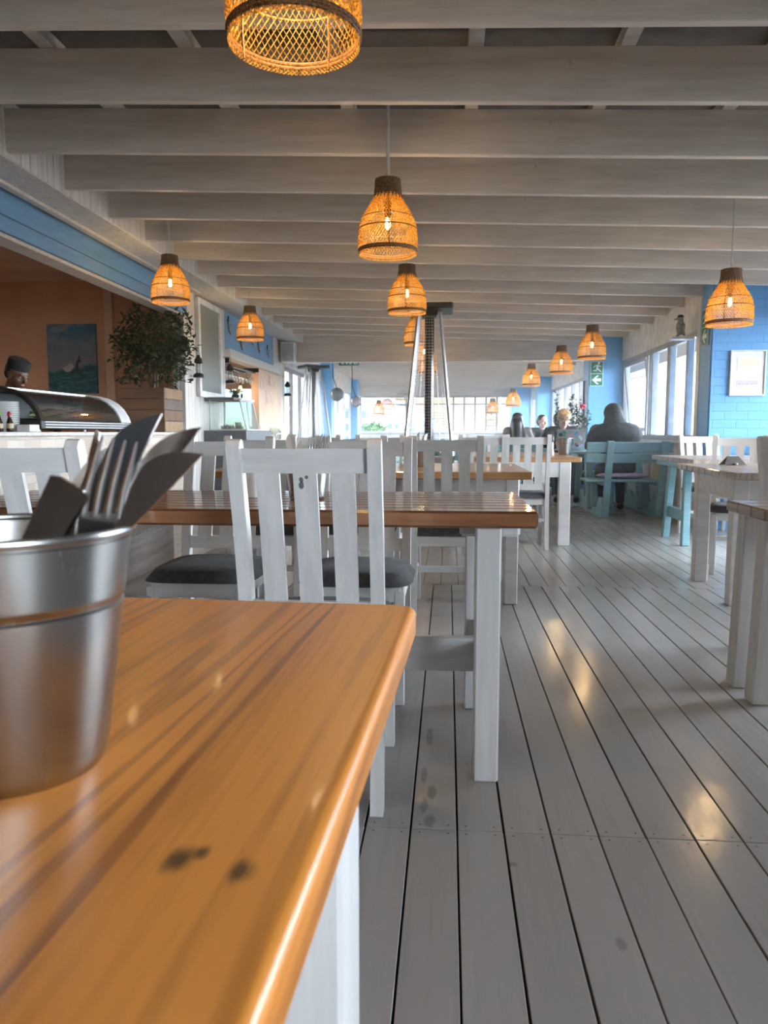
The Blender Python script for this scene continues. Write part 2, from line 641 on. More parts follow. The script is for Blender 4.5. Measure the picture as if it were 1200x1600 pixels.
# ------------------------------------------------------------------ room shell
def zc(x):
    return 2.48 - .035 * (x + .4)          # underside of the ceiling beams, falling towards +X


def slab(name, lo, hi, m, bev=0.0, smooth=0):
    return struct(MB().b2(lo, hi, bev).build(name, m, None, smooth))


XL, XR, XN, YB, YF = -2.9, 2.62, 4.7, -3.0, 25.5
# deck boards
fb = MB()
rng = random.Random(3)
ROWS = [-4.38, -1.279, 1.822, 4.923, 8.024, 11.125, 14.226, 17.327, 20.428, 23.529, 26.63]
for r in range(len(ROWS) - 1):
    shift = 0.0 if r in (1, 2) else rng.uniform(0, PITCHB)
    if r == 3:
        shift = .045
    n0 = int((-6.2 - BX0) / PITCHB)
    n1 = int((XN + .1 - BX0) / PITCHB)
    for k in range(n0, n1):
        x0 = BX0 + k * PITCHB + shift
        gap = rng.choice((.0022, .0028, .0036, .0048)) if r > 2 else rng.choice((.003, .0038, .0045, .006))
        ylo, yhi = ROWS[r] + .0012, ROWS[r + 1] - .0012
        fb.b2((x0 + gap / 2, ylo, -.022), (x0 + PITCHB - gap / 2, yhi, rng.uniform(-.0006, .0006)), .0012)
        if r <= 3 and -1 < x0 < 3:
            for yy in (ylo + .018, yhi - .018):
                for xx in (.022, PITCHB - .022):
                    q = MB().lathe([(.0, .0009), (.0032, .0009)], 6, (x0 + xx, yy, 0), cap=False)
                    fb.add(q.v, [f[::-1] for f in q.f], 1)
            for yy in (.55, 1.1, 1.7, 2.3):
                if rng.random() < .75:
                    q = MB().lathe([(.0, .0009), (.0026, .0009)], 6, (x0 + rng.choice((.02, .09)) + rng.uniform(-.004, .004), ylo + yy, 0), cap=False)
                    fb.add(q.v, [f[::-1] for f in q.f], 1)
fb.b2((-6.3, YB - .5, -.06), (XN + .2, 26.7, -.03), 0, 2)
struct(fb.build('floor', [FLOORM, SCREW, GAP], None, 25))

# roof sheets, battens, beams
rb = MB()
for x0, x1 in ((-2.95, XN + .25),):
    rb.add([(x0, YB - .2, zc(x0) + .30), (x1, YB - .2, zc(x1) + .30), (x1, 26.4, zc(x1) + .30), (x0, 26.4, zc(x0) + .30),
            (x0, YB - .2, zc(x0) + .34), (x1, YB - .2, zc(x1) + .34), (x1, 26.4, zc(x1) + .34), (x0, 26.4, zc(x0) + .34)],
           [(3, 2, 1, 0), (4, 5, 6, 7), (0, 1, 5, 4), (1, 2, 6, 5), (2, 3, 7, 6), (3, 0, 4, 7)])
struct(rb.build('ceiling', ROOF, None, 0))
for i in range(11):
    x = -2.55 + .665 * i
    o = MB().b2((x - .035, YB, zc(x) + .235), (x + .035, 26.2, zc(x) + .298), .004).build('roof_beam', BEAM, None, 25)
    struct(o)


def cross_beam(y, x0, x1, h=.235, th=.045):
    z0, z1 = zc(x0), zc(x1)
    L = math.hypot(x1 - x0, z1 - z0)
    a = math.atan2(z1 - z0, x1 - x0)
    mb = MB().box((0, 0, h / 2), (L, th, h), None, .004)
    o = mb.build('ceiling_beam', BEAM, None, 25, ((x0 + x1) / 2, y, (z0 + z1) / 2))
    o.rotation_euler = (0, -a, 0)
    struct(o)
    return o


for k in range(-8, 34):
    y = 2.976 + .67 * k + .022
    if y < YB or 13.0 < y < 13.7 or y > 25.3:
        continue
    cross_beam(y, -2.52 if y < 13.3 else XL + .0, XN + .1 if y < 8.0 else XR + .04)
# headers across the room
slab('ceiling_beam_header', (XL, 13.28, 2.185), (XR + .1, 13.42, 2.62), BEAM, .004)
slab('ceiling_beam_end', (XL, 25.3, 2.17), (XR + .1, 25.45, 2.75), BEAM, .004)

# long girder of the kitchen side
slab('wall_girder', (-2.74, YB, 2.523), (-2.50, 13.3, 2.9), SIDING, .003)
g = MB()
y = -1.0
rg = random.Random(5)
while y < 13.2:
    w = rg.uniform(.085, .11)
    g.b2((-2.5, y, 2.526), (-2.4915, y + w - .004, 2.86), .002)
    y += w
struct(g.build('wall_girder_board', SIDING, None, 25))
slab('trim_1', (-2.80, YB, 2.505), (-2.742, 8.5, 2.55), BEAM, .004)
slab('ceiling_girder_soffit', (XL, YB, 2.55), (-2.74, 13.3, 2.60), BEAM)
slab('trim_2', (-3.08, YB, 2.37), (-2.85, 8.36, 2.55), BLUED, .003)
slab('trim_3', (-3.08, YB, 2.265), (-2.85, 8.36, 2.366), BLUED, .003)
slab('trim_4', (-3.02, YB, 2.235), (-2.87, 8.36, 2.263), BEAM, .003)

# kitchen behind the counter
slab('wall_kitchen', (-6.3, 8.9, 0), (XL - .12, 9.02, 2.8), PEACH)
slab('wall_kitchen_side', (-6.42, YB, 0), (-6.3, 9.0, 2.8), PEACH)
slab('ceiling_kitchen', (-6.4, YB, 2.75), (-2.74, 9.0, 2.82), PEACHL)
slab('trim_5', (-4.02, 8.86, 0), (-3.92, 8.9, 2.75), PEACHL, .004)
slab('trim_6', (-3.66, 8.86, 0), (-3.62, 8.9, 2.75), PEACHL, .004)
kl = thing('kitchen_fill_lamp', 'added unseen ceiling light that brightens the kitchen behind the counter', 'lamp', (-4.7, 6.6, 2.70))  # added lamp, out of view, lifts the dark kitchen wall
MB().b2((-.3, -.3, 0), (.3, .3, .05), .006).build('housing', ALUW, kl, 25)
MB().b2((-.27, -.27, -.004), (.27, .27, .0)).build('diffuser', glow('kitchen_fill_glow', (1, .82, .64), 5), kl, 0)
# white boarded wall beside the kitchen
wl = MB()
y = 8.38
while y < 9.93:
    w = .105
    wl.b2((XL - .10, y, 0), (XL, min(y + w - .004, 9.94), 2.56), .003)
    y += w
struct(wl.build('wall_left_boards', SIDING, None, 25))
slab('wall_left_core', (XL - .12, 8.36, 0), (XL - .07, 9.94, 2.56), WALLW)
# blue board over the bar hatch, ledge, bar front
slab('wall_left_sign', (XL - .08, 9.94, 2.05), (XL, 12.72, 2.56), BLUED)
slab('trim_7', (XL - .1, 9.9, 1.955), (XL + .09, 12.8, 2.06), WHITE_X, .006)
slab('wall_left_bar', (XL - .1, 9.94, 0), (XL, 11.75, .86), WALLW)
slab('wall_left_peach', (XL - .12, 11.72, 0), (XL, 13.3, 1.955), PEACHL)
wl = MB()
for k in range(6):
    wl.b2((XL - .08, 12.73 + k * .108, 1.96), (XL + .005, 12.73 + k * .108 + .104, 2.56), .003)
struct(wl.build('wall_left_boards_end', SIDING, None, 25))
# bar room
slab('wall_bar_side', (-6.42, 9.0, 0), (-6.3, 13.6, 2.8), PEACHL)
slab('ceiling_bar', (-6.4, 9.0, 2.7), (XL, 13.6, 2.76), WALLW)
slab('wall_bar_sill', (-6.3, 13.45, 0), (XL, 13.55, .80), PEACHL)
slab('wall_bar_lintel', (-6.3, 13.45, 1.75), (XL, 13.55, 2.7), PEACHL)
slab('wall_bar_pier', (-6.3, 13.45, .8), (-4.45, 13.55, 1.75), PEACHL)
slab('wall_bar_corner', (-3.2, 13.45, .8), (XL, 13.55, 1.75), PEACHL)


def window(name, a, b, z0, z1, mull, fr=.05, dep=.05, mat=ALU, trans=None, glass=GLASS, rails=()):
    """a frame with glass between ground points a and b; mull: positions 0..1 of the upright bars"""
    a, b = Vector((*a, 0)), Vector((*b, 0))
    d = b - a
    L = d.length
    ang = math.atan2(d.y, d.x)
    f = MB()
    f.b2((0, -dep / 2, z0), (L, dep / 2, z0 + fr), .003)
    f.b2((0, -dep / 2, z1 - fr), (L, dep / 2, z1), .003)
    for m_ in [0] + list(mull) + [1]:
        x = min(max(m_ * L, fr / 2), L - fr / 2)
        f.b2((x - fr / 2, -dep / 2 - .002, z0 + fr), (x + fr / 2, dep / 2 + .002, z1 - fr), .003)
    for rz in rails:
        f.b2((0, -dep / 2 + .004, rz - fr / 3), (L, dep / 2 - .004, rz + fr / 3), .002)
    o = struct(f.build(name, mat, None, 25, a))
    o.rotation_euler = (0, 0, ang)
    g_ = MB().b2((fr / 2, -.003, z0 + fr / 2), (L - fr / 2, .003, z1 - fr / 2)).build('pane', glass, o, 0)
    return o


# far end
slab('wall_far_sill', (XL, 25.3, 0), (XR, 25.45, .93), WALLW)
slab('trim_8', (XL, 25.2, .955), (2.1, 25.34, 1.03), ALUW, .004)
window('window_1', (XL, 25.38), (2.05, 25.38), .93, 2.17, [.62 + .071 * i for i in range(5)] + [.31, .47], .045, rails=(1.9,))
slab('pillar_far', (2.02, 24.9, 0), (2.62, 25.4, 2.6), BLUE, .004)
# right side beyond the brick wall
slab('wall_right_brick', (XR, 8.03, 0), (XN + .1, 8.36, 2.6), BRICK)
slab('wall_right_return', (XR - .012, 8.045, 0), (XR, 8.36, 2.5), BLUE, .002)
slab('trim_9', (XR - .02, 8.36, 0), (XR + .14, 8.47, 2.5), WHITE, .004)
for nm, y0, y1 in (('1', 8.4, 12.5), ('2', 12.5, 20.1), ('3', 20.1, 25.4)):
    slab('wall_right_low_' + nm, (XR, y0, 0), (XR + .12, y1, .86), WALLW)
    slab('wall_right_top_' + nm, (XR, y0, 2.06), (XR + .12, y1, 2.6), WALLW)
    slab('trim_sill_' + nm, (XR - .03, y0 + .06, .855), (XR + .13, y1 - .05, .89), ALUW, .004)
window('window_2', (XR + .05, 8.47), (XR + .05, 12.05), .89, 2.06, [.12, .31, .33, .53, .56, .60], .06, .07)
window('window_3', (XR + .05, 12.6), (XR + .05, 20.05), .89, 2.06, [.3, .45, .58, .72, .86], .06, .07)
window('window_4', (XR + .05, 20.55), (XR + .05, 24.9), .89, 2.06, [.25, .5, .75], .06, .07)
slab('pillar_right_1', (2.13, 12.06, 0), (2.74, 12.56, 2.6), BLUE, .004)
slab('pillar_right_2', (2.27, 20.07, 0), (2.74, 20.5, 2.6), BLUE, .004)
# tilted top-hung sash of the second window
sw = MB()
for lo, hi in (((0, -.02, 0), (1.25, .02, .05)), ((0, -.02, .95), (1.25, .02, 1.0)), ((0, -.02, .05), (.05, .02, .95)), ((1.2, -.02, .05), (1.25, .02, .95))):
    sw.b2(lo, hi, .003)
o = struct(sw.build('window_5', ALU, None, 25, (XR + .13, 10.7, 1.0)))
o.rotation_euler = (math.radians(-6), 0, PI / 2)
MB().b2((.04, -.003, .04), (1.21, .003, .96)).build('pane', GLASS, o, 0)
# near right side: a long run of windows
slab('wall_right_low', (XN, YB, 0), (XN + .12, 8.1, .78), WALLW)
slab('wall_right_top', (XN, YB, 2.22), (XN + .12, 8.1, 2.7), WALLW)
slab('wall_right_near', (XN, YB, .78), (XN + .12, 3.3, 2.22), WALLW)
window('window_6', (XN + .06, 3.3), (XN + .06, 8.03), .78, 2.22, [.2, .4, .6, .8], .06, .07)
# behind the camera
BACKW = plain('back_wall_brown', (.16, .125, .10), .8)
slab('wall_back', (-6.4, YB - .12, 0), (-.9, YB, 2.9), BACKW)
slab('wall_back_low', (-.9, YB - .12, 0), (XN + .1, YB, .8), BACKW)
slab('wall_back_top', (-.9, YB - .12, 2.25), (XN + .1, YB, 2.9), BACKW)
window('window_7', (-.9, YB - .06), (XN, YB - .06), .8, 2.25, [.25, .5, .75], .06, .07)
# left side beyond the header
slab('wall_left_pier', (XL - .1, 13.3, 0), (XL, 13.62, 2.6), WHITE, .004)
slab('wall_left_top', (XL - .1, 13.6, 2.16), (XL, 25.4, 2.75), WALLW)
window('window_8', (XL - .05, 13.62), (XL - .05, 17.5), .06, 2.16, [.2, .42, .65, .83], .07, .06, ALU)
slab('wall_left_low', (XL - .1, 18.05, 0), (XL, 25.4, .6), WALLW)
slab('pillar_left_1', (XL - .08, 17.55, 0), (-2.66, 18.0, 2.6), BLUE, .004)
window('window_9', (XL - .05, 18.02), (XL - .05, 23.1), .6, 2.16, [.25, .5, .75], .06, .06, ALUW)
slab('pillar_left_2', (XL - .08, 23.1, 0), (-2.72, 23.6, 2.6), BLUE, .004)
window('window_10', (XL - .05, 23.6), (XL - .05, 25.3), .6, 2.16, [.5], .06, .06, ALUW)
# step and platform along the counter
slab('floor_step', (XL, 1.5, 0), (-2.1, 5.72, .29), GREYW, .003)
slab('floor_step_top', (XL, 1.5, .29), (-2.08, 5.75, .315), plain('speckled_stone', (.22, .215, .21), .4, var=.3, vs=90), .004)
# stone clad counter
ct = MB().b2((-3.42, 1.2, 0), (XL - .04, 8.36, .955)).build('wall_counter', STONE, None, 0)
struct(ct)
slab('trim_counter_top', (-3.6, 1.15, .955), (XL + .01, 8.38, .985), plain('counter_slab', (.62, .60, .56), .35, var=.1, vs=20), .005)

# ------------------------------------------------------------------ outside
SAND = plain('outside_paving', (.15, .145, .135), .8, vs=.3)
HILLM = plain('hill_haze_tint', (.13, .18, .21), .9, var=.3, vs=.02)  # bluish tone puts the distance haze into the hill's colour
SEAM = plain('sea_water', (.14, .17, .19), .4)
struct(MB().b2((-400, -60, -1.0), (60, 90, -.9)).build('ground', SAND, None, 0))
struct(MB().b2((-600, 90, -1.3), (900, 1400, -1.2)).build('sea', SEAM, None, 0))
struct(MB().b2((60, -200, -1.3), (900, 90, -1.2)).build('sea_side', SEAM, None, 0))


def hill(name, cx, cy, rx, ry, h, seed, mat):
    vs, fs = [], []
    N = 40
    for i in range(N + 1):
        for j in range(N + 1):
            u, v = i / N * 2 - 1, j / N * 2 - 1
            x, y_ = cx + u * rx, cy + v * ry
            e = max(0, 1 - u * u) * max(0, 1 - v * v)
            n = mnoise.fractal(Vector((u * 2.3 + seed, v * 2.3, seed)), 1.0, 2.0, 5)
            vs.append((x, y_, -1.5 + h * e * (1 + .45 * n)))
    for i in range(N):
        for j in range(N):
            a = i * (N + 1) + j
            fs.append((a, a + N + 1, a + N + 2, a + 1))
    return struct(MB().add(vs, fs).build(name, mat, None, 60))


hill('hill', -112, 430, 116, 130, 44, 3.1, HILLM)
hill('hill_shoulder', -62, 300, 52, 60, 9, 8.2, plain('hill_green', (.17, .24, .17), .9, var=.3, vs=.03))
HOUSEW = plain('house_white', (.34, .36, .38), .7)
HOUSEG = plain('house_glass', (.12, .16, .2), .2)
ROOFT = plain('house_roof', (.3, .28, .28), .7)


def house(x, y, w, d, h, label, cols=3, rows=2, pitched=True):
    t = thing('house', label, 'house', (x, y, -.9), 0, None)
    MB().b2((-w / 2, 0, 0), (w / 2, d, h)).build('wall', HOUSEW, t, 0)
    if pitched:
        r_ = MB().add([(-w / 2 - .3, -.3, h), (w / 2 + .3, -.3, h), (w / 2 + .3, d + .3, h), (-w / 2 - .3, d + .3, h), (-w / 2, d / 2, h + w * .22), (w / 2, d / 2, h + w * .22)],
                      [(3, 2, 1, 0), (0, 1, 5, 4), (2, 3, 4, 5), (1, 2, 5), (3, 0, 4)])
    else:
        r_ = MB().b2((-w / 2 - .2, -.2, h), (w / 2 + .2, d + .2, h + .35), .03)
    r_.build('roof', ROOFT, t, 0)
    for i in range(cols):
        for j in range(rows):
            wx = -w / 2 + (i + .5) * w / cols
            wz = (j + .45) * h / rows
            MB().b2((wx - w / cols * .28, -.06, wz - h / rows * .25), (wx + w / cols * .28, .02, wz + h / rows * .3), .01).build('window', HOUSEG, t, 0)
    return t


house(-13.2, 110, 3.6, 6, 5.4, 'white two-storey house beyond the end windows, next to the blue pillar', 3, 3)
house(-13.4, 140, 3.6, 6, 4.4, 'pale lower house right behind the white two-storey house', 3, 2, False)
house(-14.2, 190, 5, 7, 4.6, 'small house with grey roof below the hill', 3, 2)
house(-11.5, 230, 4.5, 7, 4.2, 'farthest pale house at the foot of the hill', 2, 1)


def leafcloud(n, fn, size, rs, curl=.3):
    """n folded leaves; fn gives a point"""
    mb = MB()
    for _ in range(n):
        p = Vector(fn(rs))
        a, b, c = rs.uniform(0, 2 * PI), rs.uniform(-1.1, .5), rs.uniform(-.6, .6)
        M = Matrix.Translation(p) @ Matrix.Rotation(a, 4, 'Z') @ Matrix.Rotation(b, 4, 'Y') @ Matrix.Rotation(c, 4, 'X')
        s = size * rs.uniform(.65, 1.25)
        vs = [(0, 0, 0), (s * .35, s * .24, s * .07), (s, 0, -s * curl * .3), (s * .35, -s * .24, s * .07), (s * .45, 0, -s * .02)]
        mb.add(vs, [(0, 4, 1), (4, 2, 1), (0, 3, 4), (4, 3, 2)], 0, M)
    return mb


def bush(x, y, r, h, label, n=900):
    t = thing('bush', label, 'bush', (x, y, -.9), 0, 'bushes beyond the end windows')
    rs = random.Random(int(x * 10 + y))

    def f(q):
        u = Vector((q.gauss(0, 1), q.gauss(0, 1), q.gauss(0, 1))).normalized()
        k = .75 + .25 * q.random()
        return (u.x * r * k, u.y * r * k, h * .5 + u.z * h * .5 * k)
    leafcloud(n, f, .34, rs).build('foliage', LEAFB, t, 0)
    MB().sph((0, 0, h * .5), (r * .8, r * .8, h * .42), 16, 10).build('crown', LEAFB, t)
    MB().tube([(0, 0, 0), (0, 0, h * .5)], .06, 6).build('stem', BARK, t)


bush(-3.3, 34, .95, 2.3, 'large round green bush outside below the dome lamp')
bush(-2.1, 38.5, .8, 1.95, 'lower green bush outside at the large bush side')
bush(-1.0, 37, .5, 1.7, 'small dark bush outside near the heater leg')
for x, y, h, lb in ((.30, 36, 3.1, 'short dark post standing outside in front of the sea'), (-1.75, 40, 4.6, 'tall thin pole outside before the hill'),
                    (2.9, 44, 7.5, 'tall street pole outside behind the cage lamp')):
    t = thing('street_pole', lb, 'pole', (x, y, -.9))
    MB().tube([(0, 0, 0), (0, 0, h)], [.06, .04], 8).build('pole', ALU, t)
    MB().bar((-.35, 0, h - .25), (.35, 0, h - .25), .06, .06).build('crossarm', ALU, t)
for i, (z0, z1) in enumerate(((3.0, 4.1), (2.2, 2.9), (4.2, 5.6))):
    pts = []
    for k in range(13):
        s = k / 12
        pts.append((7.5 + 4.5 * i - 3.0 * s, 20 + 30 * s, z0 + (z1 - z0) * s - .5 * math.sin(PI * s)))
    o = MB().tube(pts, .014, 5).build('power_cable', BLACKP)
    tag(o, ('lowest dark cable hanging outside the right windows', 'thin dark cable sagging outside across the open sash', 'highest dark cable outside the right windows')[i], 'cable')


# ------------------------------------------------------------------ chairs
def make_chair(name, label, loc, rz, wp=CHAIRW, wr=CHAIRWX, seatm=FABRIC):
    """slat-back dining chair facing +Y, origin on the floor under the seat"""
    t = thing(name, label, 'chair', loc, rz, 'slat back dining chairs')
    hw = .1875
    # side profile of a rear post: raked foot, upright at the seat, leaning back above
    prof = [(-.245, 0.0), (-.218, .22), (-.205, .42), (-.215, .56), (-.255, .76), (-.305, .965)]

    def yb(z):
        for (a, b), (c, d) in zip(prof, prof[1:]):
            if z <= d:
                return a + (c - a) * (z - b) / (d - b)
        return prof[-1][0]
    dep = .042
    for s in (-1, 1):
        poly = [(y_, z_) for y_, z_ in prof[:-1]]
        top = prof[-1]
        front = [(y_ + dep, z_) for y_, z_ in prof[:-1]]
        poly += [(top[0] - .002, top[1] - .02), (top[0] + .008, top[1] - .004), (top[0] + .022, top[1]), (top[0] + dep - .006, top[1] - .006), (top[0] + dep, top[1] - .022)]
        poly += front[::-1]
        M = Matrix(((0, 0, 1, s * hw - (.034 if s > 0 else 0)), (1, 0, 0, 0), (0, 1, 0, 0), (0, 0, 0, 1)))
        mb = MB().prism(poly, .034, M)
        mb.build('back_post', wp, t, 25)
        fl = MB()
        fl.bar((s * (hw - .02), .205, .415), (s * (hw - .02), .215, 0), .036, .036, .003, (0, 1, 0))
        fl.build('leg', wp, t, 25)
    # top rail, slightly bowed, and lower rail
    def rail(z0, z1, nm, th=.02, bow=.012):
        mb = MB()
        n = 8
        vs, fs = [], []
        for i in range(n + 1):
            x = -hw + .03 + (2 * hw - .06) * i / n
            b_ = bow * (1 - (2 * i / n - 1) ** 2)
            for z_ in (z0, z1):
                for dy in (0, th):
                    vs.append((x, yb(z_) + .010 + dy - b_, z_))
        for i in range(n):
            a = i * 4
            for p, q in ((0, 1), (1, 3), (3, 2), (2, 0)):
                fs.append((a + p, a + q, a + 4 + q, a + 4 + p))
        fs += [(0, 2, 3, 1), (n * 4, n * 4 + 1, n * 4 + 3, n * 4 + 2)]
        return mb.add(vs, [f[::-1] for f in fs]).build(nm, wr, t, 25)
    rail(.882, .942, 'top_rail', .022)
    rail(.50, .55, 'lower_rail', .02, .004)
    for i in range(3):
        x = -.0925 + .0925 * i
        mb = MB()
        bow = .010 * (1 - (x / hw) ** 2)
        vs = []
        zs = [.53, .56, .66, .76, .83, .90]
        for z_ in zs:
            for sx in (-1, 1):
                for dy in (0, .014):
                    vs.append((x + sx * .029, yb(z_) + .014 + dy - bow * (z_ - .5) / .4, z_))
        fs = []
        for k in range(len(zs) - 1):
            a = k * 4
            for p, q in ((0, 1), (1, 3), (3, 2), (2, 0)):
                fs.append((a + p, a + q, a + 4 + q, a + 4 + p))
        e = (len(zs) - 1) * 4
        fs += [(0, 2, 3, 1), (e, e + 1, e + 3, e + 2)]
        mb.add(vs, fs).build('slat', wp, t, 25)
    # seat frame
    sf = MB()
    sf.b2((-hw + .03, -.195, .375), (hw - .03, -.173, .43), .003)
    sf.b2((-hw + .018, .195, .375), (hw - .018, .217, .43), .003)
    for s in (-1, 1):
        sf.b2((s * (hw - .005), -.20, .375), (s * (hw - .028), .205, .43), .003)
    sf.build('seat_frame', wr, t, 25)
    # cushion: rounded slab with a soft crown
    n = 14
    vs, fs = [], []
    for side in (1, -1):
        for i in range(n + 1):
            for j in range(n + 1):
                u, v = i / n * 2 - 1, j / n * 2 - 1
                # superellipse plan
                k = max(abs(u), abs(v))
                if k > 0:
                    ln = (abs(u) ** 5 + abs(v) ** 5) ** .2
                    uu, vv = u * k / ln, v * k / ln
                else:
                    uu = vv = 0
                e = max(0, 1 - k ** 6)
                zz = .434 + (.046 * e ** .5 + .006 * (1 - k * k)) * (1 if side > 0 else -.06)
                vs.append((uu * .212, .016 + vv * .232, zz))
    N = (n + 1) ** 2
    for i in range(n):
        for j in range(n):
            a = i * (n + 1) + j
            fs.append((a, a + n + 1, a + n + 2, a + 1))
            fs.append((N + a, N + a + 1, N + a + n + 2, N + a + n + 1))
    rim = [i * (n + 1) for i in range(n + 1)] + [n * (n + 1) + j for j in range(1, n + 1)] + [i * (n + 1) + n for i in range(n - 1, -1, -1)] + list(range(n - 1, 0, -1))
    for a, b in zip(rim, rim[1:] + rim[:1]):
        fs.append((b, a, N + a, N + b))
    MB().add(vs, fs).build('seat_cushion', seatm, t, 60)
    # stretchers
    MB().b2((-hw + .02, -.03, .205), (hw - .02, -.012, .24), .003).build('stretcher', wr, t, 25)
    for s in (-1, 1):
        MB().b2((s * (hw - .008), -.20, .185), (s * (hw - .028), .2, .222), .003).build('side_stretcher', wp, t, 25)
    return t


chair0 = make_chair('dining_chair', 'white slat chair with a dark knot on its middle slat, between the two nearest tables', (-.345, 2.115, 0), 0)
CH = [
    (-1.08, 2.10, 0, 'white slat chair with its back to us, beside the metal cutlery bucket'),
    (-.92, 2.93, PI, 'white slat chair across the slatted table, its charcoal seat seen beside the knotted chair'),
    (-.335, 2.91, PI, 'white slat chair across the slatted table, directly opposite the knotted chair'),
    (-.005, 4.26, 0, 'white slat chair at the orange pine table, standing clear beyond the slatted table corner'),
    (-.50, 4.27, 0, 'white slat chair at the orange pine table, second from its clear end'),
    (-.97, 4.22, 0, 'white slat chair at the orange pine table, third from its clear end'),
    (-1.02, 5.66, PI, 'white slat chair beyond the orange pine table, towards the glass display case'),
    (-.52, 5.62, PI, 'white slat chair on the far side of the orange pine table, near the metal heater'),
    (.66, 6.70, 0, 'white slat chair at the table with the metal bucket and pepper mill, nearest its end'),
    (.27, 6.40, 0, 'white slat chair second from the end of the table with the pepper mill'),
    (.40, 8.90, PI, 'white slat chair on the far side of the table with the pepper mill'),
    (1.59, 3.34, PI, 'white slat chair cut by the picture edge, behind the cracked grey table'),
    (2.06, 5.60, PI - .30, 'white slat chair behind the folded paper card'),
    (2.46, 7.50, PI + .05, 'white slat chair at the wall side of the table with teal legs'),
    (2.98, 7.76, PI / 2, 'white slat chair whose post tips show against the blue brick wall, under the framed picture'),
    (3.50, 7.76, PI / 2, 'farthest white slat chair along the blue brick wall, only post tips visible'),
]
for x, y, rz, lb in CH:
    dup(chair0, (x, y, 0), rz, lb)


def knotted():
    m = CHAIRW.copy()
    m.name = 'chair_white_paint_knot'
    t = m.node_tree
    p = t.nodes['Principled BSDF']
    src = p.inputs['Base Color'].links[0].from_socket
    tc_ = nd(t, 'ShaderNodeTexCoord')
    s_ = nd(t, 'ShaderNodeSeparateXYZ')
    t.links.new(tc_.outputs['Object'], s_.inputs[0])
    n_ = noise_tex(t, objvec(t), 70, 3)
    c = src
    for x_, z_, rx, rz in ((-.008, .866, .0055, .006), (-.010, .853, .006, .010), (.004, .872, .004, .004)):
        dx = mth(t, 'DIVIDE', mth(t, 'SUBTRACT', s_.outputs[0], x_), rx)
        dz = mth(t, 'DIVIDE', mth(t, 'SUBTRACT', s_.outputs[2], z_), rz)
        d = mth(t, 'SQRT', mth(t, 'ADD', mth(t, 'MULTIPLY', dx, dx), mth(t, 'MULTIPLY', dz, dz)))
        d = mth(t, 'ADD', d, mth(t, 'MULTIPLY', mth(t, 'SUBTRACT', n_, .5), 1.6))
        c = mixc(t, maprange(t, d, .7, 1.2, .85, 0), c, (.045, .04, .037))
    t.links.new(c, p.inputs['Base Color'])
    return m


_sl = [o for o in chair0.children if o.name.startswith('slat')][1]
_sl.material_slots[0].link = 'OBJECT'
_sl.material_slots[0].material = knotted()


# ------------------------------------------------------------------ tables
def table(name, label, x0, x1, y0, y1, h, th, topm, legm, legs, leg=.07, apron=None, boards=0, bev=.006, edge=None, rz=0, stretch=None, bearers=(), splay=0, axis=0):
    cx, cy = (x0 + x1) / 2, (y0 + y1) / 2
    t = thing(name, label, 'table', (cx, cy, 0), rz)
    mb = MB()
    if boards:
        if axis == 0:
            w = (y1 - y0) / boards
            for k in range(boards):
                a = y0 - cy + k * w
                mb.b2((x0 - cx, a + .0015, h - th), (x1 - cx, a + w - .0015, h), min(bev, .007))
        else:
            w = (x1 - x0) / boards
            for k in range(boards):
                a = x0 - cx + k * w
                mb.b2((a + .001, y0 - cy, h - th), (a + w - .001, y1 - cy, h), min(bev, .005))
        mb.b2((x0 - cx + .01, y0 - cy + .01, h - th + .001), (x1 - cx - .01, y1 - cy - .01, h - th + .012))
    else:
        mb.b2((x0 - cx, y0 - cy, h - th), (x1 - cx, y1 - cy, h), bev)
    mb.build('tabletop', topm, t, 30)
    for lx, ly in legs:
        s = splay * (1 if ly > cy else -1)
        MB().bar((lx - cx, ly - cy, h - th), (lx - cx, ly - cy + s, 0), leg, leg, .005, (0, 1, 0)).build('leg', legm, t, 25)
    xs, ys = sorted({l[0] for l in legs}), sorted({l[1] for l in legs})
    if apron:
        a = MB()
        z1 = h - th
        q = .011
        g_ = .005
        for yy in (ys[0] - leg / 2 + q + g_, ys[-1] + leg / 2 - q - g_):
            a.b2((xs[0] - cx, yy - cy - q, z1 - apron), (xs[-1] - cx, yy - cy + q, z1), .002)
        for xx in (xs[0] - leg / 2 + q + g_, xs[-1] + leg / 2 - q - g_):
            a.b2((xx - cx - q, ys[0] - cy, z1 - apron), (xx - cx + q, ys[-1] - cy, z1), .002)
        a.build('apron', legm, t, 25)
    if stretch:
        z0, z1 = stretch
        ym = (ys[0] + ys[-1]) / 2 - .01
        for xx in (xs[0], xs[-1]):
            MB().b2((xx - cx - .016, ys[0] - cy, z0 - .002), (xx - cx + .016, ys[-1] - cy, z1 - .004), .003).build('cross_rail', WHITE, t, 25)
        MB().b2((xs[0] - cx, ym - cy - .014, z0), (xs[-1] - cx - .02, ym - cy + .014, z1), .003).build('stretcher', WHITE_X, t, 25)
    for (bx0, bx1, by) in bearers:
        MB().b2((bx0 - cx, by - cy - .03, h - th - .036), (bx1 - cx, by - cy + .03, h - th - .0005), .008).build('bearer', WHITE_X, t, 25)
    return t


# near table (the camera sits beside its end)
T1 = thing('dining_table', 'nearest table, glossy honey pine boards with dark knots, carrying the big metal cutlery bucket', 'table', (-.036, .929, 0), math.radians(-2.6))
tb = MB()
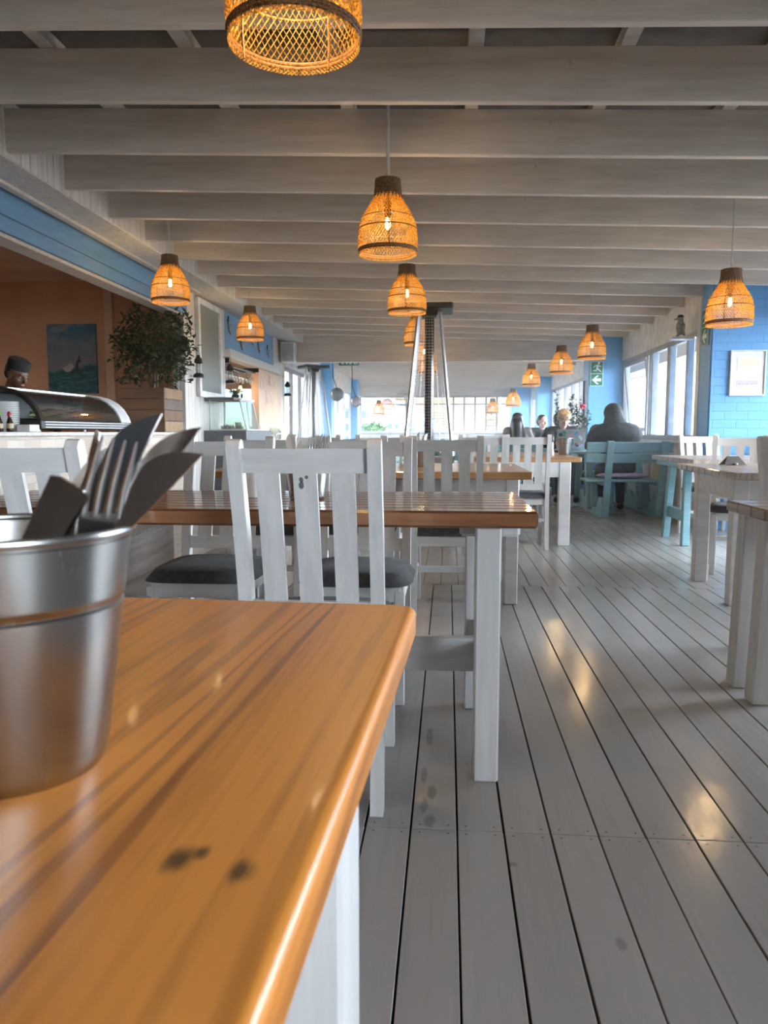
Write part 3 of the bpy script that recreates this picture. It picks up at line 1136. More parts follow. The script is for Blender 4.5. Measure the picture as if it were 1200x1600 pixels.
# top with rounded corner: outline prism with bevelled rim
L1, W1, TH1, ZT = 1.85, .84, .036, .77
out = []
rc = .018
for cx_, cy_, a0 in ((-rc, -rc, 0), (-W1 + rc, -rc, 90), (-W1 + rc, -L1 + rc, 180), (-rc, -L1 + rc, 270)):
    for k in range(6):
        a = math.radians(a0 + 90 * k / 5)
        out.append((cx_ + rc * math.cos(a), cy_ + rc * math.sin(a)))
n = len(out)
mx_, my_ = -W1 / 2, -L1 / 2
prof = [(.004, ZT - TH1), (.0, ZT - TH1 + .004), (.0, ZT - .008), (.0015, ZT - .004), (.004, ZT - .0015), (.008, ZT)]
vs, fs = [], []
for ins, z_ in prof:
    for x_, y_ in out:
        dx, dy = x_ - mx_, y_ - my_
        vs.append((mx_ + dx * (1 - ins / (W1 / 2)), my_ + dy * (1 - ins / (L1 / 2)), z_))
for i in range(len(prof) - 1):
    for k in range(n):
        k2 = (k + 1) % n
        fs.append((i * n + k, i * n + k2, (i + 1) * n + k2, (i + 1) * n + k))
fs.append(tuple(range(n))[::-1])
fs.append(tuple((len(prof) - 1) * n + k for k in range(n)))
tb.add(vs, fs).build('tabletop', HONEY1, T1, 40)
for lx in (-.07, -W1 + .07):
    for ly in (-.365, -L1 + .35):
        MB().b2((lx - .05, ly - .04, 0), (lx + .05, ly + .04, ZT - TH1 - .0005), .004).build('leg', WHITE, T1, 25)
ap = MB()
for lx in (-.10, -W1 + .10):
    ap.b2((lx - .011, -L1 + .35, ZT - TH1 - .08), (lx + .011, -.365, ZT - TH1 - .001), .002)
ap.build('apron', WHITE, T1, 25)

table('dining_table', 'slatted red-brown table with honey edge and white legs, behind the knotted chair', -1.52, .243, 2.06, 2.75, .77, .046, HONEY2, WHITE,
      [(.113, 2.125), (.10, 2.70), (-1.40, 2.125), (-1.40, 2.70)], .07, None, 8, .007, None, 0, (.225, .335), [(.035, .205, 2.192), (.035, .205, 2.633), (-1.48, -1.32, 2.192), (-1.48, -1.32, 2.633)])
table('dining_table', 'orange pine table with white apron, standing right behind the slatted table', -1.35, .455, 4.16, 5.32, .77, .042, HONEY3, WHITE_X,
      [(.365, 4.40), (.365, 5.08), (-1.25, 4.40), (-1.25, 5.08)], .075, .10, 9)
table('dining_table', 'pine table carrying a metal bucket and pepper mill, before the teal benches', .10, 1.15, 6.74, 8.55, .77, .045, HONEY3, WHITE_X,
      [(1.01, 6.78), (1.01, 8.40), (.16, 6.78), (.16, 8.40)], .10, .13, 13)
table('dining_table', 'white table with weathered grey-brown top, carrying a folded paper card', 1.57, 3.3, 4.22, 5.52, .765, .04, GREYTOP, WHITE_X,
      [(1.66, 4.43), (1.66, 5.17), (3.2, 4.43), (3.2, 5.17)], .085, .12, 9, .006, None, -.05, axis=0)
table('dining_table', 'table with cracked grey top and splayed white trestle legs, nearest to the picture edge', 1.075, 2.6, 2.32, 3.06, .72, .04, GREYTOP, WHITE,
      [(1.14, 2.97), (1.14, 2.78), (2.5, 2.97), (2.5, 2.78)], .075, .07, 6, .006, None, 0, None, (), .05)
# table with teal trestle legs
tt = thing('dining_table', 'grey-brown topped table on teal legs, beside the blue brick wall', 'table', (2.5, 6.85, 0), 0)
mb = MB()
for k in range(7):
    mb.b2((-.58, -.63 + k * .176 + .001, .73), (.6, -.63 + (k + 1) * .176 - .001, .77), .004)
mb.build('tabletop', GREYTOP, tt, 25)
MB().b2((-.54, -.6, .685), (.56, .6, .729), .004).build('apron', TEAL, tt, 25)
for sx in (-.42, .46):
    for sy in (-1, 1):
        MB().bar((sx, sy * .22 + .25, .69), (sx - .02, sy * .3 + .27, 0), .07, .06, .004, (1, 0, 0)).build('leg', TEAL, tt, 25)
    MB().b2((sx - .02, -.02, .2), (sx + .02, .54, .30), .004).build('stretcher', TEAL, tt, 25)


# ------------------------------------------------------------------ pendant lamps
def shade_r(z):
    P = [(0, .149), (.05, .153), (.12, .150), (.17, .138), (.215, .113), (.255, .088), (.29, .070), (.33, .064), (.372, .062)]
    for (a, r0), (b, r1) in zip(P, P[1:]):
        if z <= b:
            k = (z - a) / (b - a)
            return r0 + (r1 - r0) * k
    return P[-1][1]


def weave(mb, rf, z0, z1, n, turn, w, t_, segs=10, mi=0):
    for sgn in (-1, 1):
        for k in range(n):
            a0 = 2 * PI * k / n
            pts = []
            for i in range(segs + 1):
                s = i / segs
                z_ = z0 + (z1 - z0) * s
                a = a0 + sgn * turn * s
                r = rf(z_) + (.0012 if (i + (sgn > 0)) % 2 else -.0012)
                pts.append((r * math.cos(a), r * math.sin(a), z_))
            mb.tube(pts, w / 2, 4, False, mi, t_ / w)


def ring(mb, r, z, th, seg=40, mi=0):
    prof = [(r + th * math.cos(a), z + th * math.sin(a)) for a in (0, PI / 3, 2 * PI / 3, PI, 4 * PI / 3, 5 * PI / 3)]
    mb.lathe(prof, seg, mi=mi, closed=True)


_sh = MB()
weave(_sh, shade_r, .004, .30, 60, 1.25, .0050, .0024, 12)
SHADE_ME = _sh.mesh('shade', STRAW, 60)
_nk = MB()
_pr = []
for k in range(72):
    a = 2 * PI * k / 72
    _nk.tube([((shade_r(z_) + .0015) * math.cos(a), (shade_r(z_) + .0015) * math.sin(a), z_) for z_ in (.272 + .012 * (k % 3), .30, .335, .374)], .0032, 5)
_nk.lathe([(.058, .30), (.060, .372), (.02, .372)], 32)
NECK_ME = _nk.mesh('neck', STRAWD, 40)
_rg = MB()
ring(_rg, .151, .022, .0048)
ring(_rg, .150, .012, .0048)
ring(_rg, .150, .125, .0030)
ring(_rg, .134, .180, .0026)
for k in range(4):
    a = PI / 4 + k * PI / 2
    _rg.tube([((shade_r(z_) - .004) * math.cos(a), (shade_r(z_) - .004) * math.sin(a), z_) for z_ in (.0, .06, .12, .17, .215, .255, .30)], .003, 5)
RING_ME = _rg.mesh('rim', STRAWR, 60)
_fr = MB()
weave(_fr, lambda z_: .149, -.004, .012, 90, .12, .003, .003, 2)
FR_ME = _fr.mesh('fringe', STRAW, 60)
_bl = MB().lathe([(.001, .125), (.007, .127), (.013, .137), (.014, .150), (.011, .168), (.009, .185)], 16)
BULB_ME = _bl.mesh('bulb', BULB, 60)
_so = MB().lathe([(.001, .184), (.016, .184), (.018, .2), (.018, .26), (.008, .275), (.004, .37)], 14)
SOCK_ME = _so.mesh('socket', BLACKP, 40)


def child(name, me, parent, loc=None):
    o = bpy.data.objects.new(name, me)
    COL.objects.link(o)
    o.parent = parent
    if loc:
        o.location = loc
    return o


def lamp(x, y, z, label, far=False, power=None):
    t = thing('pendant_lamp', label, 'lamp', (x, y, z), random.uniform(0, 6), 'woven bell pendant lamps')
    child('shade', SHADE_ME, t)
    child('neck', NECK_ME, t)
    child('rim', RING_ME, t)
    child('fringe', FR_ME, t)
    child('bulb', BULB_ME, t)
    child('socket', SOCK_ME, t)
    top = zc(x) - z + .30
    for k in range(-8, 34):
        if abs(2.998 + .67 * k - y) < .034:
            top = zc(x) - z
    MB().tube([(0, 0, .37), (0, 0, top)], .009 if abs(y - 4.1) < .01 else .005, 8).build('cord', CORDM, t)
    MB().lathe([(.001, top - .03), (.03, top - .025), (.034, top), (.001, top)], 14).build('ceiling_rose', CORDM, t)
    ld = bpy.data.lights.new('lamp_light', 'POINT')
    ld.energy = power if power else LAMP_W
    ld.color = (1, .68, .32)
    ld.shadow_soft_size = .03
    lo = bpy.data.objects.new('lamp_light', ld)
    COL.objects.link(lo)
    lo.parent = t
    lo.location = (0, 0, .14)
    return t


for x, y, z, lb in (
    (-.359, 1.84, 1.868, 'woven straw pendant lamp cut by the top edge of the picture, nearest of all'),
    (-.320, 4.10, 1.902, 'woven straw pendant lamp hanging on its own white rod over the slatted table'),
    (-.334, 6.24, 1.925, 'woven straw pendant lamp hanging just in front of the heater hood'),
    (-.336, 8.55, 1.935, 'woven straw pendant lamp half hidden behind the heater post'),
    (-.336, 10.7, 1.93, 'woven straw pendant lamp seen through the mesh of the heater, upper one'),
    (-.336, 12.6, 1.93, 'woven straw pendant lamp seen through the mesh of the heater, lower one'),
    (-2.262, 6.24, 2.035, 'woven straw pendant lamp hanging above the ficus planter'),
    (-2.258, 8.77, 2.035, 'woven straw pendant lamp hanging before the blue board with fish'),
    (1.925, 5.58, 1.718, 'woven straw pendant lamp hanging before the blue brick wall, next to the framed picture'),
    (1.612, 8.98, 1.81, 'woven straw pendant lamp hanging above the running man sign on the blue pillar'),
    (1.533, 10.8, 1.785, 'woven straw pendant lamp second from the running man pillar in the window row'),
    (1.425, 13.6, 1.79, 'woven straw pendant lamp third from the running man pillar in the window row'),
    (1.38, 16.7, 1.54, 'woven straw pendant lamp above the long-haired woman, by the far blue pillar'),
    (1.17, 20.6, 1.50, 'small distant woven bell lamp hanging in front of the cage lamp'),
    (-1.88, 21.0, 1.48, 'small distant woven bell lamp touching the dome lamp'),
):
    lamp(x, y, z, lb)


def cage_lamp(label, x, y, z, rf, h, n, turn, m, lit, ringz, cat='lamp'):
    t = thing('pendant_lamp', label, cat, (x, y, z))
    mb = MB()
    weave(mb, rf, 0, h, n, turn, .006, .004, 12)
    for rz in ringz:
        ring(mb, rf(rz), rz, .006, 28)
    mb.build('shade', m, t, 60)
    top = zc(x) - z + .30
    MB().tube([(0, 0, h - .01), (0, 0, top)], .004, 6).build('cord', CORDM, t)
    if lit:
        MB().sph((0, 0, h * .5), .03, 12, 8).build('bulb', BULB, t)
        ld = bpy.data.lights.new('lamp_light', 'POINT')
        ld.energy = LAMP_W
        ld.color = (1, .55, .2)
        ld.shadow_soft_size = .03
        lo = bpy.data.objects.new('lamp_light', ld)
        COL.objects.link(lo)
        lo.parent = t
        lo.location = (0, 0, h * .5 - .04)
    else:
        MB().sph((0, 0, h * .6), .03, 12, 8).build('bulb', CHINA, t)
    return t


CANE = translucent('pale_cane', (.55, .42, .28), .3)
cage_lamp('pale pink dome-shaped woven lamp far off, touching a small bell lamp', -1.62, 20.6, 1.46, lambda z_: .20 * math.sqrt(max(.02, 1 - (z_ / .42) ** 2.6)), .41, 40, .9, translucent('pink_cane', (.75, .42, .26), .5), True, (0, .15, .28))
cage_lamp('round cage lamp of bare bent cane with an orange cap, left of the heater post', -1.12, 20.2, 1.62, lambda z_: .25 * math.sqrt(max(.02, 1 - ((z_ - .22) / .232) ** 2)), .44, 12, .15, CANE, False, (.07, .22, .36))
cage_lamp('unlit tall cylinder cage lamp of bare cane, hanging before the sea window', 1.10, 19.6, 1.13, lambda z_: .155 * (1 - .25 * abs((z_ - .25) / .27) ** 3), .52, 14, .12, CANE, False, (.02, .17, .34, .5))


# ------------------------------------------------------------------ patio heaters
def heater(x, y, rz, label):
    t = thing('patio_heater', label, 'heater', (x, y, 0), rz)
    MB().b2((-.25, -.25, .02), (.25, .25, .74), .01).build('base_cabinet', SILVERP, t, 25)
    for sx in (-1, 1):
        for sy in (-1, 1):
            MB().bar((sx * .24, sy * .24, .72), (sx * .105, sy * .105, 2.14), .028, .028, .004, (sx, -sy, 0)).build('leg', SILVERP, t, 25)
    MB().lathe([(.044, .78), (.046, 1.4), (.046, 2.12)], 20).build('glass_tube', plain('heater_tube', (.02, .02, .022), .12, 0), t, 60)
    gm = MB()

    def hw(z):
        return .235 - .135 * (z - .74) / 1.4
    for k in range(46):
        z = .8 + k * .029
        h = hw(z) - .02
        for a in range(4):
            M = Matrix.Rotation(a * PI / 2, 4, 'Z')
            gm.b2((-h, 0, 0), (h, .0022, .0022))
            for i in range(len(gm.v) - 8, len(gm.v)):
                p = gm.v[i] + Vector((0, -h, z))
                gm.v[i] = M @ p
    for a in range(4):
        M = Matrix.Rotation(a * PI / 2, 4, 'Z')
        for j in range(-3, 4):
            f = j / 3.6
            gm.bar((f * (hw(.78) - .02), -(hw(.78) - .02), .78), (f * (hw(2.12) - .02), -(hw(2.12) - .02), 2.12), .002, .002)
            for i in range(len(gm.v) - 8, len(gm.v)):
                gm.v[i] = M @ gm.v[i]
    gm.build('guard_mesh', SILVERP, t, 0)
    MB().lathe([(.001, 2.10), (.10, 2.10), (.12, 2.165), (.001, 2.165)], 4, M=Matrix.Rotation(PI / 4, 4, 'Z')).build('burner', BLACKM, t, 20)
    MB().box((0, 0, 2.19), (.46, .46, .055), None, .012).build('hood', HOODG, t, 25)
    for sx in (-1, 1):
        MB().tube([(sx * .2, .2, .0), (sx * .2, -.2, .0), ], .02, 8).build('foot', BLACKP, t, 30, (0, 0, .02))
    return t


heater(-.19, 7.72, 0, 'silver pyramid patio heater with dark hood in the middle of the room')
heater(-2.5, 14.3, .6, 'silver pyramid patio heater standing before the glass doors')


# ------------------------------------------------------------------ teal picnic benches
def picnic(x0, x1, y0, label, upx):
    t = thing('picnic_bench_set', label, 'picnic table', ((x0 + x1) / 2, y0 + 1.18, 0))
    W = (x1 - x0) / 2

    def B(nm, lo, hi):
        MB().b2(lo, hi, .005).build(nm, TEAL, t, 25)
    for s in (-1, 1):
        yo = s * 1.18
        for z0, z1, dy in ((.755, .872, 0), (.635, .74, .03)):
            mb = MB().box((0, yo - s * (dy + .03), (z0 + z1) / 2), (2 * W, .026, z1 - z0), Matrix.Rotation(-s * .12, 3, 'X'), .005)
            mb.build('backrest', TEAL, t, 25)
        for k in range(3):
            B('seat', (-W, s * (1.06 - .13 * k) - .06, .415), (W, s * (1.06 - .13 * k) + .06, .445))
        for ux in upx:
            MB().bar((ux + .03, yo * 1.0, .885), (ux, s * 1.10, 0), .05, .075, .004, (1, 0, 0)).build('post', TEAL, t, 25)
            MB().bar((ux - .06, s * .70, .415), (ux - .06, s * .80, .1), .05, .07, .004, (1, 0, 0)).build('leg', TEAL, t, 25)
            MB().bar((ux - .0, s * 1.10, .40), (ux - .0, s * .62, .40), .05, .07, .004).build('seat_bearer', TEAL, t, 25)
    for k in range(6):
        B('tabletop', (-W, -.42 + .142 * k, .715), (W, -.42 + .142 * k + .136, .745))
    for ux in upx:
        for s in (-1, 1):
            MB().bar((ux - .06, s * .28, .715), (ux - .06, s * .5, .05), .06, .08, .004, (1, 0, 0)).build('table_leg', TEAL, t, 25)
        # long side board along the floor with scooped top edge
        poly = [(-1.13, .0), (1.13, .0), (1.13, .23)]
        n = 40
        for i in range(n + 1):
            y_ = 1.05 - 2.1 * i / n
            c = (y_ + 1.05) % .42
            d = abs(c - .21)
            poly.append((y_, .23 - (math.sqrt(max(0, .085 ** 2 - d * d)) if d < .085 else 0)))
        poly.append((-1.13, .23))
        M = Matrix(((0, 0, 1, ux - .045), (1, 0, 0, 0), (0, 1, 0, 0), (0, 0, 0, 1)))
        MB().prism(poly, .03, M).build('side_board', TEAL, t, 20)
    return t


picnic(1.585, 2.55, 8.95, 'teal picnic bench set where the person in the dark hoodie sits, below the right windows', (-.25, .36))
picnic(.75, 2.05, 12.05, 'teal picnic bench set where the long-haired woman sits, behind the laptop', (-.4, .45))
picnic(-.35, .64, 9.55, 'empty teal picnic bench set behind the table with the pepper mill', (-.25, .25))
picnic(-1.75, -.70, 12.6, 'empty teal picnic bench set in front of the sea windows, beyond the heater', (-.3, .3))
MB()
o = MB().sph((0, 0, 0), (.30, .16, .035), 24, 12).build('cushion', plain('lavender_fabric', (.40, .36, .50), .9, var=.1, vs=20), None, 60, (2.03, 9.17, .482))
tag(o, 'flat lavender seat cushion under the person in the dark hoodie', 'cushion')
bag = thing('paper_bag', 'cream paper bag standing at the end of the teal bench seat', 'bag', (2.44, 9.12, .446))
mb = MB()
vs = [(-.09, -.05, 0), (.09, -.05, 0), (.09, .05, 0), (-.09, .05, 0), (-.085, -.045, .2), (.085, -.05, .21), (.085, .045, .2), (-.085, .05, .21)]
mb.add(vs, [(3, 2, 1, 0), (0, 1, 5, 4), (1, 2, 6, 5), (2, 3, 7, 6), (3, 0, 4, 7)]).build('body', plain('cream_paper', (.62, .55, .40), .7), bag, 0)
for s in (-1, 1):
    MB().tube([(-.04, s * .046, .2), (-.03, s * .046, .25), (.03, s * .046, .25), (.04, s * .046, .2)], .004, 6).build('handle', PAPER, bag)


# ------------------------------------------------------------------ people
def blob(name, parts, mat, parent, voxel=.012, smooth_it=3):
    mb = MB()
    for p in parts:
        if p[0] == 'c':
            a, b, r0, r1 = Vector(p[1]), Vector(p[2]), p[3], p[4]
            mb.sph(a, r0, 14, 8)
            mb.sph(b, r1, 14, 8)
            mb.tube([a, a.lerp(b, .5), b], [r0, (r0 + r1) / 2, r1], 14)
        else:
            mb.sph(p[1], p[2], 20, 14, rot=p[3] if len(p) > 3 else None)
    me = mb.mesh(name, mat, 0)
    o = bpy.data.objects.new(name, me)
    COL.objects.link(o)
    md = o.modifiers.new('r', 'REMESH')
    md.mode = 'VOXEL'
    md.voxel_size = voxel
    ms = o.modifiers.new('s', 'SMOOTH')
    ms.iterations = smooth_it
    ms.factor = .5
    dg = bpy.context.evaluated_depsgraph_get()
    me2 = bpy.data.meshes.new_from_object(o.evaluated_get(dg))
    o.modifiers.clear()
    o.data = me2
    me2.name = name
    if not me2.materials:
        me2.materials.append(mat)
    me2.polygons.foreach_set('use_smooth', [True] * len(me2.polygons))
    o.parent = parent
    return o


def person(label, loc, rz, skin, hairm, hair, topm, legm, lean=.15, seat=True, yaw=0.0, nod=.25, wide=1.0, hands=None, hood=False, legs_t=1.0):
    t = thing('person', label, 'person', (loc[0], loc[1], loc[2] + (.035 if seat else 0)), rz)
    if seat:
        pel, dz = Vector((0, 0, .53)), 0
    else:
        pel, dz = Vector((0, 0, .88)), .35
    w = wide
    waist = Vector((0, lean * .28, .70 + dz))
    chest = Vector((0, lean * .68, .88 + dz))
    nb = Vector((0, lean * 1.0, 1.00 + dz))
    sh = [Vector((s * .17 * w, lean * .92, .965 + dz)) for s in (-1, 1)]
    hc = Vector((0, lean * 1.25 + .03, 1.135 + dz - .04 * (lean > .3)))
    if hands is None:
        hands = [Vector((s * .13, lean + .40, .80 + dz * .6)) for s in (-1, 1)]
    hands = [Vector(h) for h in hands]
    elb = []
    for s, a, h in zip((-1, 1), sh, hands):
        m = (a + h) / 2
        elb.append(m + Vector((s * .10, -.06, -.10)))
    HR = Matrix.Rotation(yaw, 3, 'Z') @ Matrix.Rotation(-nod, 3, 'X')

    def hp(x, y, z):
        return hc + HR @ Vector((x, y, z))
    head = [('e', hp(0, -.008, .03), (.074, .092, .088), HR), ('e', hp(0, .022, -.035), (.060, .066, .075), HR), ('e', hp(0, .062, -.088), (.026, .022, .018), HR),
            ('c', hp(0, .088, .012), hp(0, .105, -.022), .009, .0135), ('c', hp(-.03, .074, .030), hp(.03, .074, .030), .014, .014),
            ('e', hp(-.036, .060, -.025), (.024, .02, .02), HR), ('e', hp(.036, .060, -.025), (.024, .02, .02), HR),
            ('e', hp(-.074, -.005, -.005), (.010, .019, .030), HR), ('e', hp(.074, -.005, -.005), (.010, .019, .030), HR),
            ('c', hp(0, -.015, -.05), nb + Vector((0, 0, -.02)), .052, .056)]
    body = head + [('e', pel, (.155 * w, .12, .12)), ('e', waist, (.135 * w, .10, .14)), ('e', chest, (.165 * w, .115, .15)),
                   ('c', sh[0], sh[1], .058, .058), ('c', nb, chest, .06, .08)]
    for s, a, e, h in zip((-1, 1), sh, elb, hands):
        body += [('c', a, e, .050 * w, .040), ('c', e, h, .039, .026)]
        d = (h - e).normalized()
        side = d.cross(Vector((0, 0, 1))).normalized()
        body.append(('c', h, h + d * .075, .026, .030))
        for q, ln in ((-.027, .060), (-.009, .072), (.009, .068), (.027, .052)):
            k0 = h + d * .085 + side * q
            k1 = k0 + d * ln * .55 + Vector((0, 0, -.010))
            k2 = k1 + d * ln * .4 + Vector((0, 0, -.022))
            body += [('c', k0, k1, .0095, .0088), ('c', k1, k2, .0088, .0078)]
        th0 = h + d * .02 + side * (-.024 * s)
        th1 = th0 + d * .045 + side * (-.030 * s)
        body += [('c', th0, th1, .0115, .0095), ('c', th1, th1 + d * .025, .0095, .008)]
    knees, ank = [], []
    for s in (-1, 1):
        if seat:
            hip, kn, an, toe = Vector((s * .09, .02, .52)), Vector((s * .12, .42, .50)), Vector((s * .12, .38, .085)), Vector((s * .13, .53, .035))
        else:
            hip, kn, an, toe = Vector((s * .09, 0, .86)), Vector((s * .10, .02, .48)), Vector((s * .10, -.01, .085)), Vector((s * .11, .14, .035))
        knees.append((hip, kn, an, toe))
        body += [('c', hip, kn, .078, .056), ('c', kn, an, .054, .036), ('c', an, toe, .036, .028)]
    blob('body', body, skin, t, .0075, 3)
    # clothing
    top = [('e', pel + Vector((0, 0, .05)), (.168 * w, .135, .11)), ('e', waist, (.152 * w, .118, .15)), ('e', chest, (.184 * w, .134, .165)),
           ('c', sh[0], sh[1], .074, .074), ('c', nb + Vector((0, -.01, -.015)), chest, .062, .09)]
    for a, e, h in zip(sh, elb, hands):
        top += [('c', a, e, .067 * w, .056), ('c', e, e.lerp(h, .9), .056, .040)]
    if hood:
        top += [('e', chest + Vector((0, -.03, .05)), (.25 * w, .15, .15)), ('c', nb + Vector((0, -.02, -.02)), sh[0] + Vector((-.01, 0, -.07)), .13, .10), ('c', nb + Vector((0, -.02, -.02)), sh[1] + Vector((.01, 0, -.05)), .13, .105), ('e', nb + Vector((0, -.05, .02)), (.15, .10, .08)), ('e', hp(0, -.075, -.09), (.10, .06, .08), HR)]
    blob('jacket', top, topm, t, .011, 4)
    tr = [('e', pel, (.166 * w, .135, .125))]
    for hip, kn, an, toe in knees:
        tr += [('c', hip, kn, .092, .070), ('c', kn, an + Vector((0, 0, .03)), .068, .052)]
    blob('trousers', tr, legm, t, .013, 3)
    for hip, kn, an, toe in knees:
        blob('shoe', [('c', an + Vector((0, -.03, -.035)), toe + Vector((0, .02, .012)), .047, .042)], BLACKP, t, .01, 3)
    # face details
    for s in (-1, 1):
        e = MB().sph(hp(s * .031, .0785, .008), (.0105, .007, .0065), 12, 8, rot=HR)
        eo = e.build('eye', EYEW, t, 60)
        MB().sph(hp(s * .031, .0845, .008), (.0058, .003, .0058), 10, 6, rot=HR).build('iris', EYED, eo, 60)
    MB().sph(hp(0, .086, -.055), (.023, .008, .0075), 14, 8, rot=HR).build('mouth', LIPM, t, 60)
    # hair
    if hair == 'cap':
        hl = [('e', hp(0, -.035, .045), (.079, .078, .070), HR), ('e', hp(0, -.06, .0), (.066, .05, .065), HR)]
        blob('hair', hl, hairm, t, .009, 2)
        cp = MB().lathe([(.001, .092), (.055, .090), (.086, .075), (.090, .055), (.088, .02), (.086, .004), (.078, .004)], 28,
                        M=Matrix.Translation(hp(0, -.008, .05)) @ HR.to_4x4() @ Matrix.Diagonal((.94, 1.08, 1.05, 1)))
        cp.build('cap', APRON, t, 50)
    elif hair == 'long':
        hl = [('e', hp(0, -.02, .05), (.090, .098, .080), HR), ('e', hp(0, -.06, -.03), (.10, .065, .11), HR),
              ('c', hp(0, -.085, -.06), Vector((0, lean * .75 - .14, .80 + dz)), .085, .075), ('c', hp(-.06, -.05, -.06), Vector((-.11, lean * .75 - .11, .80 + dz)), .05, .045),
              ('c', hp(.06, -.05, -.06), Vector((.11, lean * .75 - .11, .80 + dz)), .05, .045)]
        blob('hair', hl, hairm, t, .010, 3)
    elif hair == 'tied':
        hl = [('e', hp(0, -.022, .045), (.081, .092, .082), HR), ('e', hp(0, -.06, -.01), (.074, .055, .08), HR), ('e', hp(0, -.125, -.01), (.04, .04, .05), HR)]
        blob('hair', hl, hairm, t, .009, 3)
    elif hair == 'mop':
        hl = [('e', hp(0, -.02, .055), (.092, .10, .078), HR), ('e', hp(0, -.055, .0), (.086, .06, .08), HR)]
        for k in range(9):
            a = -1.2 + .3 * k
            hl.append(('c', hp(.06 * math.sin(a), .055 * math.cos(a), .085), hp(.088 * math.sin(a), .09 * math.cos(a), .035 + .012 * (k % 2)), .026, .014))
        blob('hair', hl, hairm, t, .009, 2)
    elif hair == 'hooded':
        hl = [('e', hp(0, -.025, .045), (.112, .12, .118), HR), ('e', hp(0, -.07, -.05), (.105, .075, .11), HR), ('c', hp(0, -.05, -.04), nb + Vector((0, -.07, -.05)), .115, .17)]
        blob('hair', hl, hairm, t, .011, 3)
    return t


person('person in a dark hoodie seen from behind, leaning forward on the teal bench', (1.99, 9.22, 0), 0, SKIN, JACKET, 'hooded', JACKET, JEANS, .26, True, 0, .5, 1.25, None, True)
person('person with blond tousled hair looking down behind an open laptop', (1.59, 11.02, 0), PI, SKIN, HAIRB, 'mop', JACKET, JEANS, .12, True, .15, .55, .9)
person('person with very long dark hair seen from behind on the far teal bench', (1.10, 12.40, 0), -.1, SKIN, HAIRD, 'long', plain('mauve_top', (.30, .26, .27), .85), JEANS, .05, True, -.2, .05, .92)
person('person in a black jacket with tied-back dark hair, looking sideways over the table', (1.66, 13.98, 0), PI, SKIN, HAIRD, 'tied', JACKET, JEANS, .10, True, .55, .12, .95)
person('person with short dark hair half hidden behind the blond person', (1.74, 12.42, 0), .1, SKIN, HAIRD, 'tied', JACKET, JEANS, .0, True, -.1, .0, .95)
person('person in a black cap bending over behind the sushi display case', (-3.84, 6.25, -.03), -PI / 2 - .25, SKIND, HAIRD, 'cap', APRON, APRON, .20, False, -.05, .42, 1.0, [(-.15, .48, 1.06), (.16, .46, 1.06)])
chef = [o for o in COL.objects if o.name.startswith('person')][-1]

# laptop
lp = thing('laptop', 'open laptop with a sticker-covered lid on the teal table', 'laptop', (1.60, 10.30, .747), PI)
MB().b2((-.17, -.24, 0), (.17, -.0, .016), .003).build('keyboard_base', SILVERP, lp, 25)
lid = MB().box((0, .050, .145), (.36, .012, .275), Matrix.Rotation(-.30, 3, 'X'), .003).build('lid', SILVERP, lp, 25)
rs = random.Random(4)
STK = [plain('sticker_' + n, c, .4, var=.2, vs=40) for n, c in (('blue', (.05, .25, .55)), ('white', (.8, .8, .8)), ('red', (.5, .08, .06)), ('green', (.08, .28, .15)), ('black', (.03, .03, .04)), ('yellow', (.6, .45, .1)), ('pink', (.6, .25, .35)))]
RX = Matrix.Translation((0, .050, .145)) @ Matrix.Rotation(-.30, 4, 'X')
for k in range(22):
    sx, sz = rs.uniform(-.145, .145), rs.uniform(-.095, .095)
    w_, h_ = rs.uniform(.018, .04), rs.uniform(.014, .03)
    n = rs.choice((6, 10, 4))
    poly = [(w_ * math.cos(2 * PI * i / n + .78), h_ * math.sin(2 * PI * i / n + .78)) for i in range(n)]
    M = RX @ Matrix.Translation((sx, .0062 + .0002 * k, sz)) @ Matrix.Rotation(-PI / 2, 4, 'X') @ Matrix.Rotation(rs.uniform(0, 6), 4, 'Z')
    MB().prism(poly, .0006, M).build('sticker', STK[k % 7], lid, 0)
for x, y, lb in ((2.27, 9.95, 'clear drinking glass on the teal table beside the hooded person'), (2.38, 10.05, 'smaller clear glass next to the bag end of the teal table'), (1.42, 12.95, 'pale cup on the far teal table in front of the black-jacketed person')):
    o = MB().lathe([(.001, 0), (.026, 0), (.033, .11), (.031, .11), (.025, .006), (.001, .006)], 18).build('drinking_glass', GLASSG if 'glass' in lb else CHINA, None, 50, (x, y, .747))
    tag(o, lb, 'glass')


# ------------------------------------------------------------------ cutlery and buckets
def bucket(x, y, z, label, rb=.056, rt=.0765, h=.15):
    t = thing('cutlery_bucket', label, 'bucket', (x, y, z), 0)

    def R(s):
        return rb + (rt - rb) * s
    pr = [(.001, .003), (rb - .006, .003), (rb - .002, 0), (rb, .003)]
    for s in (.06, .2, .35, .5, .62, .67, .69):
        pr.append((R(s), h * s))
    pr += [(R(.70) - .0013, h * .70), (R(.712) - .0013, h * .712), (R(.722), h * .722), (R(.74), h * .74), (R(.8), h * .8), (R(.88), h * .88), (R(.94), h * .94), (R(.965), h * .965)]
    pr += [(R(.97) - .001, h * .97), (R(.985) - .001, h * .985)]
    pr += [(rt - .002, h - .002), (rt - .003, h * .9)]
    for s in (.7, .4, .1):
        pr.append((R(s) - .0025, h * s))
    pr += [(rb - .006, .006), (.001, .006)]
    MB().lathe(pr, 64).build('wall', STEEL, t, 40)
    q = MB()
    ring(q, rt, h, .0030, 64)
    q.build('rim', STEEL, t, 60)
    return t


